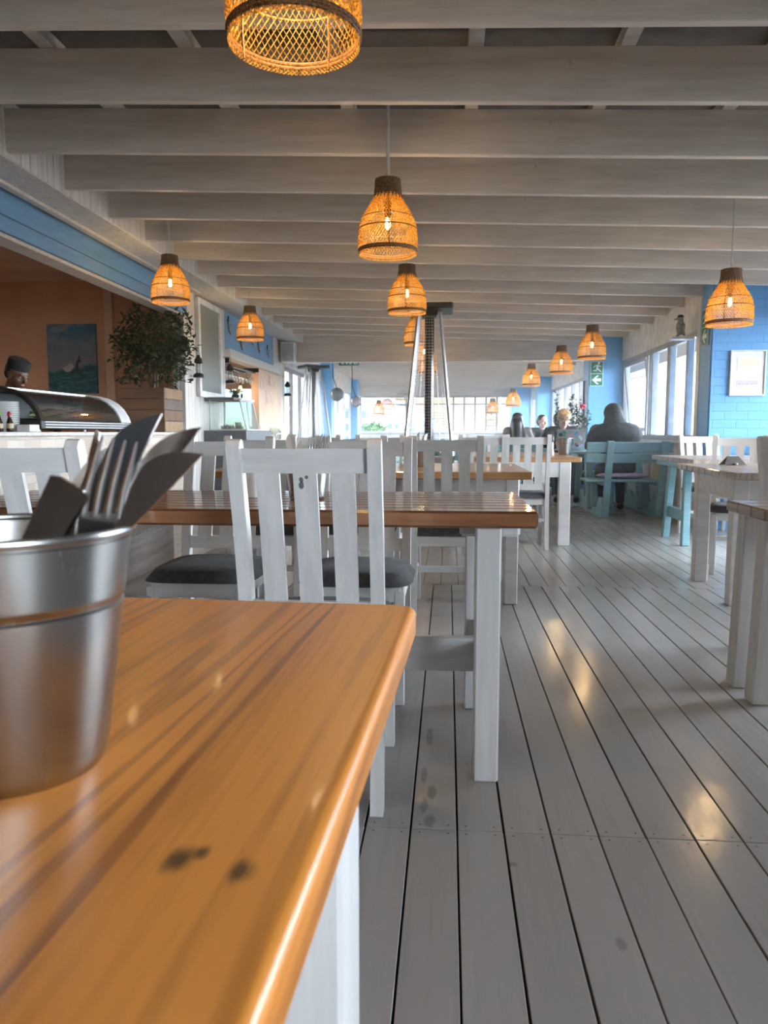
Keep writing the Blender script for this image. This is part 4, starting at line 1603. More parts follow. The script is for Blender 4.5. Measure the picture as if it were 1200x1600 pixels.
def frame_of(tip, thru, nrm):
    D = (Vector(thru) - Vector(tip)).normalized()
    N = Vector(nrm)
    N = (N - D * N.dot(D)).normalized()
    U = D.cross(N).normalized()
    return Matrix(((U.x, D.x, N.x, tip[0]), (U.y, D.y, N.y, tip[1]), (U.z, D.z, N.z, tip[2]), (0, 0, 0, 1)))


def knife(tip, thru, nrm, L, label, bw=.0105, handle_up=False, group=None):
    """a table knife laid along tip -> thru; flat side facing nrm"""
    M = frame_of(tip, thru, nrm)
    t = tag(bpy.data.objects.new('table_knife', None), label, 'knife', group)
    COL.objects.link(t)
    t.matrix_world = M
    t.empty_display_size = .02
    bl, b0 = L * .5, 0
    if handle_up:
        hnd = [(-bw, .002), (-bw * .6, 0), (bw * .6, 0), (bw, .002), (bw * .8, L * .25), (bw * .5, L * .48), (-bw * .5, L * .48), (-bw * .8, L * .25)]
        MB().prism(hnd, .0042).build('handle', CUTL, t, 40)
        MB().prism([(-bw * .5, L * .48), (bw * .5, L * .48), (bw * .8, L * .6), (bw * .7, L * .92), (0, L), (-bw * .7, L * .9), (-bw * .7, L * .6)], .0016, Matrix.Translation((0, 0, .001))).build('blade', CUTL, t, 40)
    else:
        pts = []
        for i in range(9):
            s = i / 8
            pts.append((bw * (1 - 2 * (1 - s) ** 2.2), bl * .34 * s))
        pts += [(bw * 1.0, bl * .7), (bw * .75, bl), (-bw * .55, bl), (-bw * .85, bl * .7), (-bw * .95, bl * .3), (-bw * .99, bl * .05)]
        MB().prism(pts, .0016, Matrix.Translation((0, 0, .001))).build('blade', CUTL, t, 40)
        MB().prism([(-bw * .55, bl), (bw * .75, bl), (bw * .7, L * .8), (bw * .85, L * .97), (bw * .4, L), (-bw * .4, L), (-bw * .85, L * .97), (-bw * .6, L * .8)], .0045).build('handle', CUTL, t, 40)
    return t


def fork(tip, thru, nrm, L, label, hw=.0115, group=None):
    M = frame_of(tip, thru, nrm)
    t = tag(bpy.data.objects.new('table_fork', None), label, 'fork', group)
    COL.objects.link(t)
    t.matrix_world = M
    t.empty_display_size = .02
    for k in range(4):
        x = -hw + 2 * hw * k / 3
        MB().tube([(x * .96, 0, .0055), (x, .012, .0030), (x, .030, .0), (x * 1.0, .050, -.0005)], [.0009, .0019, .0023, .0026], 8, flat=.8).build('tine', CUTL, t, 60)
    hd = MB()
    pr = [(-hw - .003, .047), (hw + .003, .047), (hw + .002, .062), (hw * .5, .080), (.0035, .095), (.0035, L * .7), (.0075, L * .93), (.005, L), (-.005, L), (-.0075, L * .93), (-.0035, L * .7), (-.0035, .095), (-hw * .5, .080), (-hw - .002, .062)]
    hd.prism(pr, .0026, Matrix.Translation((0, 0, -.002)))
    hd.build('handle', CUTL, t, 40)
    return t


bucket(-.275, .452, .770, 'large brushed metal cutlery bucket on the nearest table, cut by the picture edge')
knife((-.190, .478, .996), (-.232, .464, .905), (-.35, -1, -.15), .205, 'widest knife blade in the nearest bucket, rising behind the bright fork', .0125)
fork((-.2005, .452, .977), (-.2145, .452, .915), (.80, -.60, .35), .185, 'bright fork with four shining tines in the nearest bucket')
fork((-.228, .500, .979), (-.251, .492, .925), (-.8, -.5, .2), .19, 'dark fork in the nearest bucket, edge-on beside the widest blade')
knife((-.196, .487, .988), (-.236, .465, .80), (1, .25, 0), .185, 'narrow knife seen edge-on right behind the bright fork', .006)
knife((-.167, .492, .988), (-.203, .480, .938), (-.45, -1, -.3), .21, 'blue-grey knife leaning out of the nearest bucket over its rim', .0095)
knife((-.160, .470, .974), (-.205, .462, .925), (.2, -1, .35), .19, 'brownish reflecting knife leaning lowest out of the nearest bucket', .0115)
knife((-.222, .440, .950), (-.247, .436, .905), (.1, -1, .25), .16, 'broad knife handle sticking up at the front of the nearest bucket', .013, True)
knife((-.236, .505, .972), (-.252, .495, .925), (.3, -1, 0), .18, 'thin dark knife behind the dark fork in the nearest bucket', .006)

bucket(-.445, 2.41, .771, 'metal cutlery bucket on the slatted table, mostly behind the knotted chair')
for i, (dx, dz, a) in enumerate(((-.03, .205, -.02), (.0, .185, -.01), (.03, .20, .02), (.045, .198, .03), (.055, .205, .045))):
    tp = (-.468 + dx + a * .6, 2.41 + .01 * (i % 2), .771 + dz)
    th = (-.45 + dx * .5, 2.41, .771 + .02)
    if i < 2:
        knife(tp, th, (.2, -1, 0), dz - .012, ('dark knife tip at the left side of the slatted table bucket', 'short dark knife tip in the middle of the slatted table bucket')[i], .009)
    else:
        fork(tp, th, (.5, -.9, 0), dz - .012, ('fork in the slatted table bucket, nearest the knife tips', 'fork in the middle of the fork bunch in the slatted table bucket', 'outermost leaning fork of the slatted table bucket')[i - 2])
bucket(-.175, 4.75, .771, 'metal cutlery bucket on the orange pine table, behind a chair post', .05, .07, .14)
knife((-.185, 4.75, .985), (-.175, 4.75, .80), (.1, -1, 0), .20, 'dark knife in the orange pine table bucket, beside a white napkin', .01)
knife((-.135, 4.76, .978), (-.16, 4.75, .80), (.2, -1, 0), .195, 'second dark knife in the orange pine table bucket', .011)
o = MB().tube([(0, 0, 0), (.004, 0, .1), (.01, 0, .17), (.02, .01, .185)], [.012, .016, .02, .006], 10, flat=.6).build('paper_napkin', PAPER, None, 60, (-.155, 4.72, .785))
tag(o, 'white folded napkin in the orange pine table bucket', 'napkin')
bucket(1.10, 7.42, .771, 'metal bucket standing alone at the end of the pepper mill table', .052, .078, .155)
pm = thing('pepper_mill', 'black and white pepper mill beside the metal bucket', 'pepper mill', (.96, 7.25, .771))
MB().lathe([(.001, 0), (.022, 0), (.022, .03), (.015, .06), (.018, .10), (.015, .12)], 18).build('body', plain('mill_body', (.5, .5, .5), .3), pm, 50)
MB().lathe([(.015, .12), (.02, .135), (.02, .165), (.008, .185), (.001, .188)], 18).build('cap', BLACKP, pm, 50)
# shakers
for x, y, lb in ((-.300, 4.97, 'clear salt shaker with steel cap on the orange pine table'), (-.245, 5.02, 'second glass shaker with steel cap beside the salt shaker')):
    t = thing('salt_shaker', lb, 'shaker', (x, y, .771))
    MB().lathe([(.001, 0), (.02, 0), (.019, .06), (.017, .07)], 16).build('glass', GLASSG, t, 50)
    MB().lathe([(.018, .066), (.019, .08), (.012, .09), (.001, .092)], 16).build('cap', STEEL, t, 50)
# pot of skewers on the slatted table
pt = thing('skewer_pot', 'small white pot of wooden stirrers on the slatted table', 'pot', (-.640, 2.46, .771))
MB().lathe([(.001, 0), (.030, 0), (.034, .008), (.036, .085), (.033, .085), (.030, .01), (.001, .01)], 28).build('pot', CHINA, pt, 50)
rs = random.Random(9)
for k in range(9):
    a, r = rs.uniform(0, 6.28), rs.uniform(.004, .026)
    MB().tube([(r * .6 * math.cos(a), r * .6 * math.sin(a), .012), (r * math.cos(a), r * math.sin(a), rs.uniform(.105, .118))], .0022, 6).build('stirrer', plain('stirrer_wood', (.45, .30, .15), .7) if k == 0 else bpy.data.materials['stirrer_wood'], pt, 40)
# folded card
tc = thing('table_card', 'dark folded paper card on the weathered grey table', 'card', (1.875, 5.25, .767), .15)
MB().add([(-.075, -.04, 0), (.075, -.04, 0), (.04, 0, .058), (-.04, 0, .058), (-.075, .04, 0), (.075, .04, 0)], [(0, 1, 2, 3), (3, 2, 5, 4)]).build('card', plain('card_brown', (.09, .075, .065), .6), tc, 0)
MB().box((0, -.02, .0), (.012, .05, .012), None, .003).build('clip', PAPER, tc, 25, (0, -.015, .008))


# ------------------------------------------------------------------ on the stone counter
SC_Z = .986
case = thing('sushi_display_case', 'curved glass sushi display case with lit strip on the stone counter', 'display case', (-3.2, 6.2, SC_Z))
Y0, Y1 = -.80, .80
bs = MB().b2((-.22, Y0, .02), (.25, Y1, .085), .006).build('base', BLACKP, case, 25)
for k in range(3):
    z = .03 + .02 * k
    MB().b2((.250, Y0 + .05, z), (.256, Y1 - .05, z + .007), .001).build('grille_strip', SILVERP, bs, 0)
for y_ in (Y0 + .08, 0, Y1 - .08):
    MB().lathe([(.02, 0), (.016, .022)], 12, (.18, y_, 0), cap=True).build('foot', SILVERP, case)
# curved profile, front to back
CP = [(.245, .085), (.225, .14), (.185, .205), (.125, .262), (.045, .305), (-.05, .328), (-.14, .335)]


def sweep_curve(mb, ins, ya, yb, th=.006):
    n = len(CP)
    vs = []
    for x_, z_ in CP:
        for yy in (ya, yb):
            vs.append((x_ - ins, yy, z_ - ins * .4))
            vs.append((x_ - ins - th * .7, yy, z_ - ins * .4 - th * .7))
    fs = []
    for i in range(n - 1):
        a = i * 4
        for p, q in ((0, 2), (2, 3), (3, 1), (1, 0)):
            fs.append((a + p, a + 4 + p, a + 4 + q, a + q))
    fs += [(0, 2, 3, 1), ((n - 1) * 4, (n - 1) * 4 + 1, (n - 1) * 4 + 3, (n - 1) * 4 + 2)]
    mb.add(vs, fs)
    return mb


sweep_curve(MB(), 0.004, Y0 + .05, Y1 - .05, .004).build('curved_glass', glassy('case_glass', (.62, .66, .66), .12, .01), case, 50)
sweep_curve(MB(), -.004, Y0, Y0 + .05, .030).build('end_arm', BLACKP, case, 40)
sweep_curve(MB(), -.004, Y1 - .20, Y1, .02).build('end_panel', ALUW, case, 40)
MB().b2((-.22, Y0, .30), (-.10, Y1, .340), .005).build('top_housing', BLACKP, case, 25)
MB().b2((-.10, Y0 + .06, .318), (-.075, Y1 - .22, .330), .003).build('light_strip', LED, case, 0)
MB().b2((-.225, Y0, .085), (-.215, Y1, .30), .002).build('rear_door', GREYP, case, 0)
tr_ = MB().b2((-.2, Y0 + .06, .086), (.2, Y1 - .06, .10), .003).build('tray', BLACKP, case, 25)
rs = random.Random(12)
for nm, yy, colr, cat, lb in (('lettuce_pile', -.42, (.30, .42, .16), 'salad', 'pale green shredded salad inside the sushi case'), ('pink_fish_fillet', .02, (.75, .36, .30), 'fish', 'pink fish fillet lying inside the middle of the sushi case'),
                              ('orange_fish_fillet', .22, (.75, .28, .10), 'fish', 'orange fish fillet lying inside the sushi case towards its white end')):
    mb = MB()
    if 'lettuce' in nm:
        for k in range(46):
            mb.sph((rs.gauss(0, .05), rs.gauss(0, .08), .012 + abs(rs.gauss(0, .015))), (.03, .02, .006), 8, 5, rot=Matrix.Rotation(rs.uniform(-1, 1), 3, 'X') @ Matrix.Rotation(rs.uniform(0, 6), 3, 'Z'))
        o = mb.build(nm, plain(nm + '_c', colr, .5, var=.2, vs=40), None, 60, (-3.12, 6.2 + yy, SC_Z + .101))
    else:
        for k in range(7):
            mb.box((rs.uniform(-.01, .01), -.075 + .025 * k, .014), (.11, .022, .026), Matrix.Rotation(.35, 3, 'X'), .006)
        o = mb.build(nm, plain(nm + '_c', colr, .35, var=.2, vs=60), None, 40, (-3.12, 6.2 + yy, SC_Z + .104))
    tag(o, lb, cat)
# square white plates in a stack
pl = MB()
prf = [(.001, .004), (.05, .004), (.088, .010), (.092, .011), (.088, .006), (.06, 0), (.001, 0)]
pl.lathe(prf, 28)
PLATE = pl.mesh('serving_plate', CHINA, 40)
for k in range(17):
    o = bpy.data.objects.new('serving_plate', PLATE)
    COL.objects.link(o)
    o.location = (-3.135, 5.26, SC_Z + .0005 + .0125 * k)
    tag(o, 'white plate in the tall stack beside the black arm of the sushi case', 'plate', 'stack of white plates')
for y_, x_, cap_, lb in ((4.985, -2.945, (.45, .02, .03), 'soy sauce bottle with red cap on the stone counter'), (4.93, -2.985, (.15, .42, .05), 'soy sauce bottle with green cap on the stone counter')):
    t = thing('soy_bottle', lb, 'bottle', (x_, y_, SC_Z))
    MB().lathe([(.001, 0), (.022, 0), (.024, .01), (.022, .06), (.010, .095), (.011, .11)], 20).build('bottle', plain('soy_glass', (.025, .012, .008), .12), t, 50)
    MB().lathe([(.0235, .015), (.0235, .055)], 20).build('label', plain('soy_label', (.45, .36, .22), .5), t, 50)
    MB().lathe([(.013, .105), (.0135, .125), (.008, .135), (.001, .136)], 16).build('cap', plain('soy_cap', cap_, .35), t, 50)
o = MB().b2((0, 0, 0), (.10, .13, .05), .005).build('napkin_box', PAPER, None, 25, (-3.03, 5.21, SC_Z + .0005))
tag(o, 'small white box on the stone counter in front of the plate stack', 'box')
o = MB().b2((0, 0, 0), (.16, .30, .02), .004).build('cutting_board', plain('board_white', (.7, .7, .68), .5), None, 25, (-3.36, 5.0, SC_Z + .0005))
tag(o, 'flat white cutting board behind the soy bottles', 'cutting board')

# ficus in a pallet-wood planter
fi = thing('potted_ficus', 'bushy green ficus in a rough pallet-wood planter at the counter end', 'plant', (-3.12, 8.02, SC_Z))
tone = [wood('pallet_board_' + str(k), c, tuple(x * .45 for x in c), 0, 3.0, .65, 0, 26, .0) for k, c in enumerate(((.20, .11, .06), (.30, .18, .09), (.15, .11, .08), (.36, .23, .12)))]
hz = .455
for j in range(4):
    z0, z1 = j * hz / 4 + .002, (j + 1) * hz / 4 - .002
    MB().b2((-.25, -.29, z0), (.22, -.265, z1), .003).build('front_board', tone[(j * 3 + 0) % 3], fi, 25)
    MB().b2((.195, -.264, z0), (.22, .27, z1), .003).build('side_board', tone[(3, 0, 2, 1)[j]], fi, 25)
MB().b2((-.25, -.264, .0), (.194, .27, hz - .03), .003).build('liner', BLACKP, fi, 0)
for k in range(5):
    a = k * 1.26
    MB().tube([(.03 * math.cos(a), .03 * math.sin(a), .40), (.05 * math.cos(a + .5), .05 * math.sin(a + .5), .7), (.17 * math.cos(a + .3), .17 * math.sin(a + .3), 1.0), (.30 * math.cos(a), .28 * math.sin(a), 1.2)],
              [.016, .013, .009, .004], 7).build('stem', BARK, fi)
rs = random.Random(21)


def fic(q):
    while True:
        u = Vector((q.uniform(-1, 1), q.uniform(-1, 1), q.uniform(-1, 1)))
        if .25 < u.length < 1:
            break
    c = Vector((.03, .0, .98))
    p = c + Vector((u.x * .44, u.y * .36, u.z * .37))
    n = mnoise.noise(Vector(p) * 3.2)
    if q.random() < .35:
        # drooping sprays under the crown
        a = q.uniform(0, 6.28)
        p = Vector((.30 * math.cos(a), .24 * math.sin(a), q.uniform(.52, .95)))
        p += Vector((q.gauss(0, .05), q.gauss(0, .05), 0))
    p += Vector((n * .10, n * .07, n * .10))
    return p


leafcloud(2000, fic, .08, rs, .6).build('foliage', LEAF, fi, 0)

# surf picture on the kitchen wall
sp_ = thing('surf_picture', 'canvas picture of a surfer on a green wave on the kitchen wall', 'picture', (-4.43, 8.895, 1.44))


def canvas_mat():
    m, t, p = new_mat('surf_canvas')
    tc_ = nd(t, 'ShaderNodeTexCoord')
    s_ = nd(t, 'ShaderNodeSeparateXYZ')
    t.links.new(tc_.outputs['Object'], s_.inputs[0])
    n1 = noise_tex(t, objvec(t, (3, 3, 5)), 2, 4)
    sky_ = mixc(t, maprange(t, n1, .42, .66), (.05, .17, .28), (.22, .27, .30))
    sky_ = mixc(t, maprange(t, s_.outputs[2], .35, .8), (.20, .22, .24), sky_)
    n2 = noise_tex(t, objvec(t, (4, 4, 14)), 3, 4)
    sea_ = mixc(t, maprange(t, n2, .4, .7), (.02, .09, .11), (.07, .20, .20))
    crest = mth(t, 'ADD', .30, mth(t, 'MULTIPLY', s_.outputs[0], .17))
    crest = mth(t, 'ADD', crest, mth(t, 'MULTIPLY', mth(t, 'SUBTRACT', n1, .5), .1))
    fac = maprange(t, mth(t, 'SUBTRACT', s_.outputs[2], crest), -.012, .012)
    c = mixc(t, fac, sea_, sky_)
    setp(t, p, color=c, rough=.7)
    return m


MB().b2((-.30, -.03, 0), (.30, 0, .81), .003).build('canvas', canvas_mat(), sp_, 25)
SURF = plain('surfer_dark', (.05, .04, .045), .7)
f_ = lambda pts, nm, m: MB().prism(pts, .004, Matrix(((1, 0, 0, 0), (0, 0, -1, -.030), (0, 1, 0, 0), (0, 0, 0, 1)))).build(nm, m, sp_, 0)
f_([(-.02, .25), (.04, .30), (.05, .36), (.075, .40), (.085, .44), (.10, .44), (.095, .39), (.115, .385), (.12, .375), (.08, .36), (.075, .30), (.14, .27), (.15, .255), (.08, .27), (.05, .27), (.0, .235)], 'surfer', SURF)
f_([(-.12, .30), (-.05, .34), (.0, .36), (.02, .31), (-.02, .26), (-.08, .255)], 'spray', plain('spray_white', (.45, .42, .42), .7))

# ------------------------------------------------------------------ bar hatch side
cab = thing('side_cabinet', 'dark grey cabinet under the glass display case by the bar hatch', 'cabinet', (-2.64, 9.66, 0))
MB().b2((-.25, -.66, .05), (.24, .64, .84), .004).build('body', GREYP, cab, 25)
MB().b2((-.255, -.68, .845), (.26, .66, 1.005), .006).build('worktop', GREYP, cab, 25)
for k in range(2):
    dr = MB().b2((.241, -.62 + .63 * k, .09), (.256, -.01 + .63 * k, .81), .003).build('door', GREYP, cab, 25)
    MB().tube([(.262, -.05 + .1 * k, .5), (.27, -.05 + .1 * k, .53), (.27, -.05 + .1 * k, .60), (.262, -.05 + .1 * k, .63)], .005, 8).build('handle', SILVERP, dr)
vit = thing('glass_display_case', 'glass display case with slanted front and dark lid beside the bar hatch', 'display case', (-2.64, 9.36, 1.006))
fr_ = MB()
for yy in (-.30, .30):
    fr_.bar((-.2, yy, 0), (-.2, yy, .36), .016, .016, .002, (0, 1, 0))
    fr_.bar((.245, yy, 0), (.165, yy, .36), .016, .016, .002, (0, 1, 0))
    fr_.bar((-.2, yy, .008), (.245, yy, .008), .016, .016, .002)
fr_.bar((.245, -.3, .008), (.245, .3, .008), .016, .016, .002)
fr_.bar((.165, -.3, .355), (.165, .3, .355), .016, .016, .002)
fr_.bar((.207, 0, 0), (.167, 0, .36), .010, .010, .002, (0, 1, 0))
fr_.build('frame', ALUW, vit, 25)
MB().b2((-.27, -.33, .36), (.10, .33, .395), .004).build('lid', GREYP, vit, 25)
MB().b2((.10, -.32, .36), (.19, .32, .385), .004).build('front_lid', ALUW, vit, 25)
for yy in (-.3, .3):
    MB().add([(-.2, yy - .002, .01), (.24, yy - .002, .01), (.165, yy - .002, .36), (-.2, yy - .002, .36), (-.2, yy + .002, .01), (.24, yy + .002, .01), (.165, yy + .002, .36), (-.2, yy + .002, .36)],
             [(0, 1, 2, 3), (7, 6, 5, 4), (0, 4, 5, 1), (1, 5, 6, 2), (2, 6, 7, 3), (3, 7, 4, 0)]).build('side_glass', GLASSG, vit, 0)
MB().add([(.242, -.29, .01), (.242, .29, .01), (.165, .29, .36), (.165, -.29, .36), (.246, -.29, .01), (.246, .29, .01), (.169, .29, .36), (.169, -.29, .36)],
         [(3, 2, 1, 0), (4, 5, 6, 7), (0, 1, 5, 4), (1, 2, 6, 5), (2, 3, 7, 6), (3, 0, 4, 7)]).build('front_glass', GLASSG, vit, 0)
rs = random.Random(31)
for k, (dx, dy, col_, lb) in enumerate(((-.07, -.12, (.20, .22, .14), 'grey-green succulent in the glass display case, nearest its closed side'), (.02, -.17, (.30, .24, .20), 'brownish succulent in the front corner of the glass display case'), (.10, -.10, (.17, .22, .12), 'green succulent below the slanted glass of the display case'))):
    mb = MB()
    for j in range(30):
        a, b = rs.uniform(0, 6.28), rs.uniform(.15, 1.3)
        d = Vector((math.cos(a) * math.cos(b), math.sin(a) * math.cos(b), math.sin(b)))
        mb.tube([d * .005, d * .04, d * .075], [.007, .011, .002], 6, flat=.5)
    o = mb.build('succulent', plain('succulent_' + str(k), col_, .5, var=.25, vs=30), None, 50, (-2.64 + dx, 9.36 + dy, 1.012))
    tag(o, lb, 'plant')
o = MB().lathe([(.001, 0), (.03, 0), (.045, .10), (.04, .10), (.028, .01), (.001, .01)], 20).build('clay_cup', plain('clay_pale', (.6, .52, .44), .7), None, 50, (-2.59, 9.40, 1.075))
o.location.z = 1.007
tag(o, 'pale tapered cup inside the glass display case', 'cup')
# flowers on the lid
fl = thing('flower_arrangement', 'yellow flowers with green leaves standing on the dark lid of the glass case', 'flowers', (-2.62, 9.40, 1.402))
MB().lathe([(.001, 0), (.04, 0), (.05, .03), (.035, .05), (.001, .05)], 18).build('vase', BLACKP, fl, 50)
rs = random.Random(41)
lf = MB()
for k in range(26):
    a, ln = rs.uniform(0, 6.28), rs.uniform(.07, .16)
    d = Vector((math.cos(a) * .8, math.sin(a) * .8, rs.uniform(.2, 1.2))).normalized()
    lf.tube([(0, 0, .04), d * ln * .6 + Vector((0, 0, .04)), d * ln + Vector((0, 0, .03))], [.003, .012, .001], 6, flat=.25)
lf.build('leaves', LEAFB, fl, 50)
YEL = plain('petal_yellow', (.75, .42, .06), .5)
for k in range(5):
    a = k * 1.3
    c = Vector((.07 * math.cos(a), .07 * math.sin(a), .085 + .02 * (k % 2)))
    mb = MB()
    for j in range(7):
        b = j * .9
        mb.sph(c + Vector((.018 * math.cos(b), .018 * math.sin(b), .004)), (.016, .011, .006), 8, 5)
    mb.sph(c, (.010, .010, .010), 8, 6)
    mb.build('blossom', YEL, fl, 50)
o = MB().sph((0, 0, .05), (.016, .016, .03), 10, 8).tube([(0, 0, 0), (0, 0, .03), (.006, 0, .1)], [.006, .004, .002], 6).build('bird_figurine', BLACKM, None, 50, (-2.60, 9.62, 1.3925))
tag(o, 'tiny black pointed figurine on the lid beside the yellow flowers', 'figurine')
# things right of the case
for k, (dx, dy, r, col_, lb, nm) in enumerate(((-2.50, 9.98, .055, (.75, .40, .36), 'pink shell-like ball on the dark cabinet beyond the glass case', 'pink_shell'), (-2.58, 10.10, .05, (.8, .8, .78), 'small white bowl on the dark cabinet', 'bowl'))):
    if nm == 'bowl':
        o = MB().lathe([(.001, 0), (.03, 0), (.055, .05), (.05, .05), (.028, .006), (.001, .006)], 20).build(nm, CHINA, None, 50, (dx, dy, 1.006))
    else:
        mb = MB()
        for j in range(7):
            mb.sph((rs.uniform(-.03, .03), rs.uniform(-.03, .03), .025 + rs.uniform(0, .02)), (.026, .022, .02), 10, 7)
        o = mb.build(nm, plain(nm, col_, .5), None, 60, (dx, dy, 1.004))
    tag(o, lb, 'bowl' if nm == 'bowl' else 'ornament')
sb = thing('sideboard', 'white low sideboard between the dark cabinet and the glass doors', 'sideboard', (-2.62, 11.3, 0))
MB().b2((-.22, -.5, .04), (.2, .5, .84), .004).build('body', WHITE, sb, 25)
MB().b2((-.24, -.52, .84), (.22, .52, .87), .006).build('top', WHITE_X, sb, 25)
for k in range(2):
    dr = MB().b2((.201, -.48 + .49 * k, .08), (.216, -.01 + .49 * k, .8), .004).build('door', WHITE, sb, 25)
    MB().sph((.225, -.05 + .1 * k, .5), .012, 10, 8).build('knob', BLACKM, dr)
jar = thing('glass_jar', 'squat glass jar with grey net pattern on the white sideboard', 'jar', (-2.50, 11.0, .871))
MB().lathe([(.001, .0), (.075, .0), (.09, .03), (.09, .13), (.07, .16), (.07, .18), (.066, .18), (.066, .16), (.085, .13), (.085, .03), (.07, .006), (.001, .006)], 24).build('glass', GLASSG, jar, 50)
nt_ = MB()
weave(nt_, lambda z_: .0915, .02, .14, 12, .8, .004, .003, 6)
nt_.build('net', GREYP, jar, 60)
o = MB().b2((0, 0, 0), (.10, .5, .10), .01).build('wooden_tray', plain('pale_wood', (.62, .48, .32), .6), None, 25, (-2.79, 11.2, .871))
tag(o, 'pale wooden box on the white sideboard against the peach wall', 'box')
# paper notices
for k, (y_, z_, w_, h_, lb) in enumerate(((11.95, 1.74, .30, .19, 'blank paper notice on the peach wall, nearest the hatch'), (12.62, 1.84, .40, .17, 'blank paper notice on the peach wall, highest one under the ledge'), (12.42, 1.55, .46, .21, 'blank paper notice on the peach wall, lowest and widest one'))):
    o = MB().b2((0, -w_ / 2, -h_ / 2), (.004, w_ / 2, h_ / 2)).build('paper_notice', plain('notice_' + str(k), (.70, .50, .40), .7), None, 0, (XL + .001, y_, z_))
    tag(o, lb, 'notice')
# casement on the white boards
cw = struct(MB().b2((0, 0, 0), (.05, .07, 1.13), .004).b2((0, .84, 0), (.05, .91, 1.13), .004).b2((0, .07, 0), (.05, .84, .07), .004).b2((0, .07, 1.06), (.05, .84, 1.13), .004).build('window_11', ALUW, None, 25, (XL + .001, 8.75, 1.395)))
MB().b2((.018, .06, .06), (.026, .85, 1.07)).build('pane', GLASSD, cw, 0)
# blue board fish
for k, (y_, z_, s_, lb) in enumerate(((10.15, 2.36, .20, 'grey fish ornament on the blue board, nearest the casement'), (10.75, 2.20, .16, 'grey fish ornament on the blue board, second from the casement'), (11.35, 2.33, .17, 'grey fish ornament on the blue board behind the pendant lamp'), (11.75, 2.27, .18, 'grey fish ornament on the blue board, second from the far end'), (12.35, 2.25, .18, 'grey fish ornament at the far end of the blue board'))):
    t = thing('fish_ornament', lb, 'ornament', (XL + .012, y_, z_))
    t.rotation_euler = (math.radians(-52), 0, 0)
    MB().sph((0, 0, 0), (.011, s_ * .5, s_ * .22), 16, 10).build('body', plain('fish_grey_' + str(k), (.34, .33, .34), .5, var=.3, vs=30), t, 60)
    P = Matrix(((0, 0, 1, -.006), (1, 0, 0, 0), (0, 1, 0, 0), (0, 0, 0, 1)))
    MB().prism([(-s_ * .42, 0), (-s_ * .72, s_ * .22), (-s_ * .62, 0), (-s_ * .72, -s_ * .22)], .012, P).build('tail', BLACKM, t, 0)
    MB().prism([(s_ * .1, s_ * .18), (-s_ * .05, s_ * .36), (-s_ * .22, s_ * .15)], .012, P).build('fin', BLACKM, t, 0)
# storm lanterns
for y_, z_, lb in ((8.60, 1.60, 'black storm lantern hanging at the white boards beside the ficus'), (9.86, 1.61, 'black storm lantern hanging on the white post beside the bar hatch'), (13.45, 1.62, 'small grey storm lantern hanging at the pier by the glass doors')):
    t = thing('storm_lantern', lb, 'lantern', (XL + .085, y_, z_))
    MB().lathe([(.001, 0), (.06, 0), (.062, .025), (.045, .045), (.03, .05)], 20).build('tank', BLACKM, t, 50)
    MB().lathe([(.028, .05), (.042, .09), (.036, .14), (.026, .155)], 18).build('glass_chimney', GLASSG, t, 60)
    MB().lathe([(.03, .155), (.048, .165), (.045, .2), (.02, .235), (.022, .25), (.001, .255)], 18).build('hood', BLACKM, t, 50)
    for s in (-1, 1):
        MB().tube([(0, s * .05, .03), (0, s * .062, .10), (0, s * .045, .18)], .004, 6).build('side_tube', BLACKM, t)
    MB().tube([(0, -.045, .18), (0, -.05, .27), (0, 0, .33), (0, .05, .27), (0, .045, .18)], .002, 6).build('bail', BLACKM, t)
    MB().tube([(0, 0, .33), (-.085, 0, .335)], .004, 6).build('hook', BLACKM, t)
# wine glasses hanging stem up in the hatch
wg = MB().lathe([(.032, 0), (.037, .03), (.036, .06), (.024, .09), (.004, .10), (.0035, .17), (.006, .175), (.032, .18), (.032, .182), (.001, .182)], 14)
WG = wg.mesh('wine_glass', glassy('wine_glass_clear', (.98, .98, .96), .5, .06), 60)
rk = thing('glass_rack', 'dark rack of slats under the ledge holding the wine glasses', 'rack', (-3.25, 10.85, 1.955))
for k in range(10):
    xs_ = -.325 + .15 * (k // 2) + (.021 if k % 2 else -.021)
    MB().b2((xs_ - .010, -.85, -.075), (xs_ + .010, .85, -.06), .002).build('slat', BLACKM, rk, 0)
for yy in (-.8, .8):
    MB().b2((-.42, yy - .01, -.06), (.37, yy + .01, -.001), .002).build('bearer', BLACKM, rk, 0)
for i in range(5):
    for j in range(9):
        o = bpy.data.objects.new('wine_glass', WG)
        COL.objects.link(o)
        o.location = (-3.575 + .15 * i, 10.12 + .18 * j, 1.955 - .06 - .18)
        tag(o, 'clear wine glass hanging upside down in the rack of the bar hatch', 'wine glass', 'wine glasses in the hatch rack')
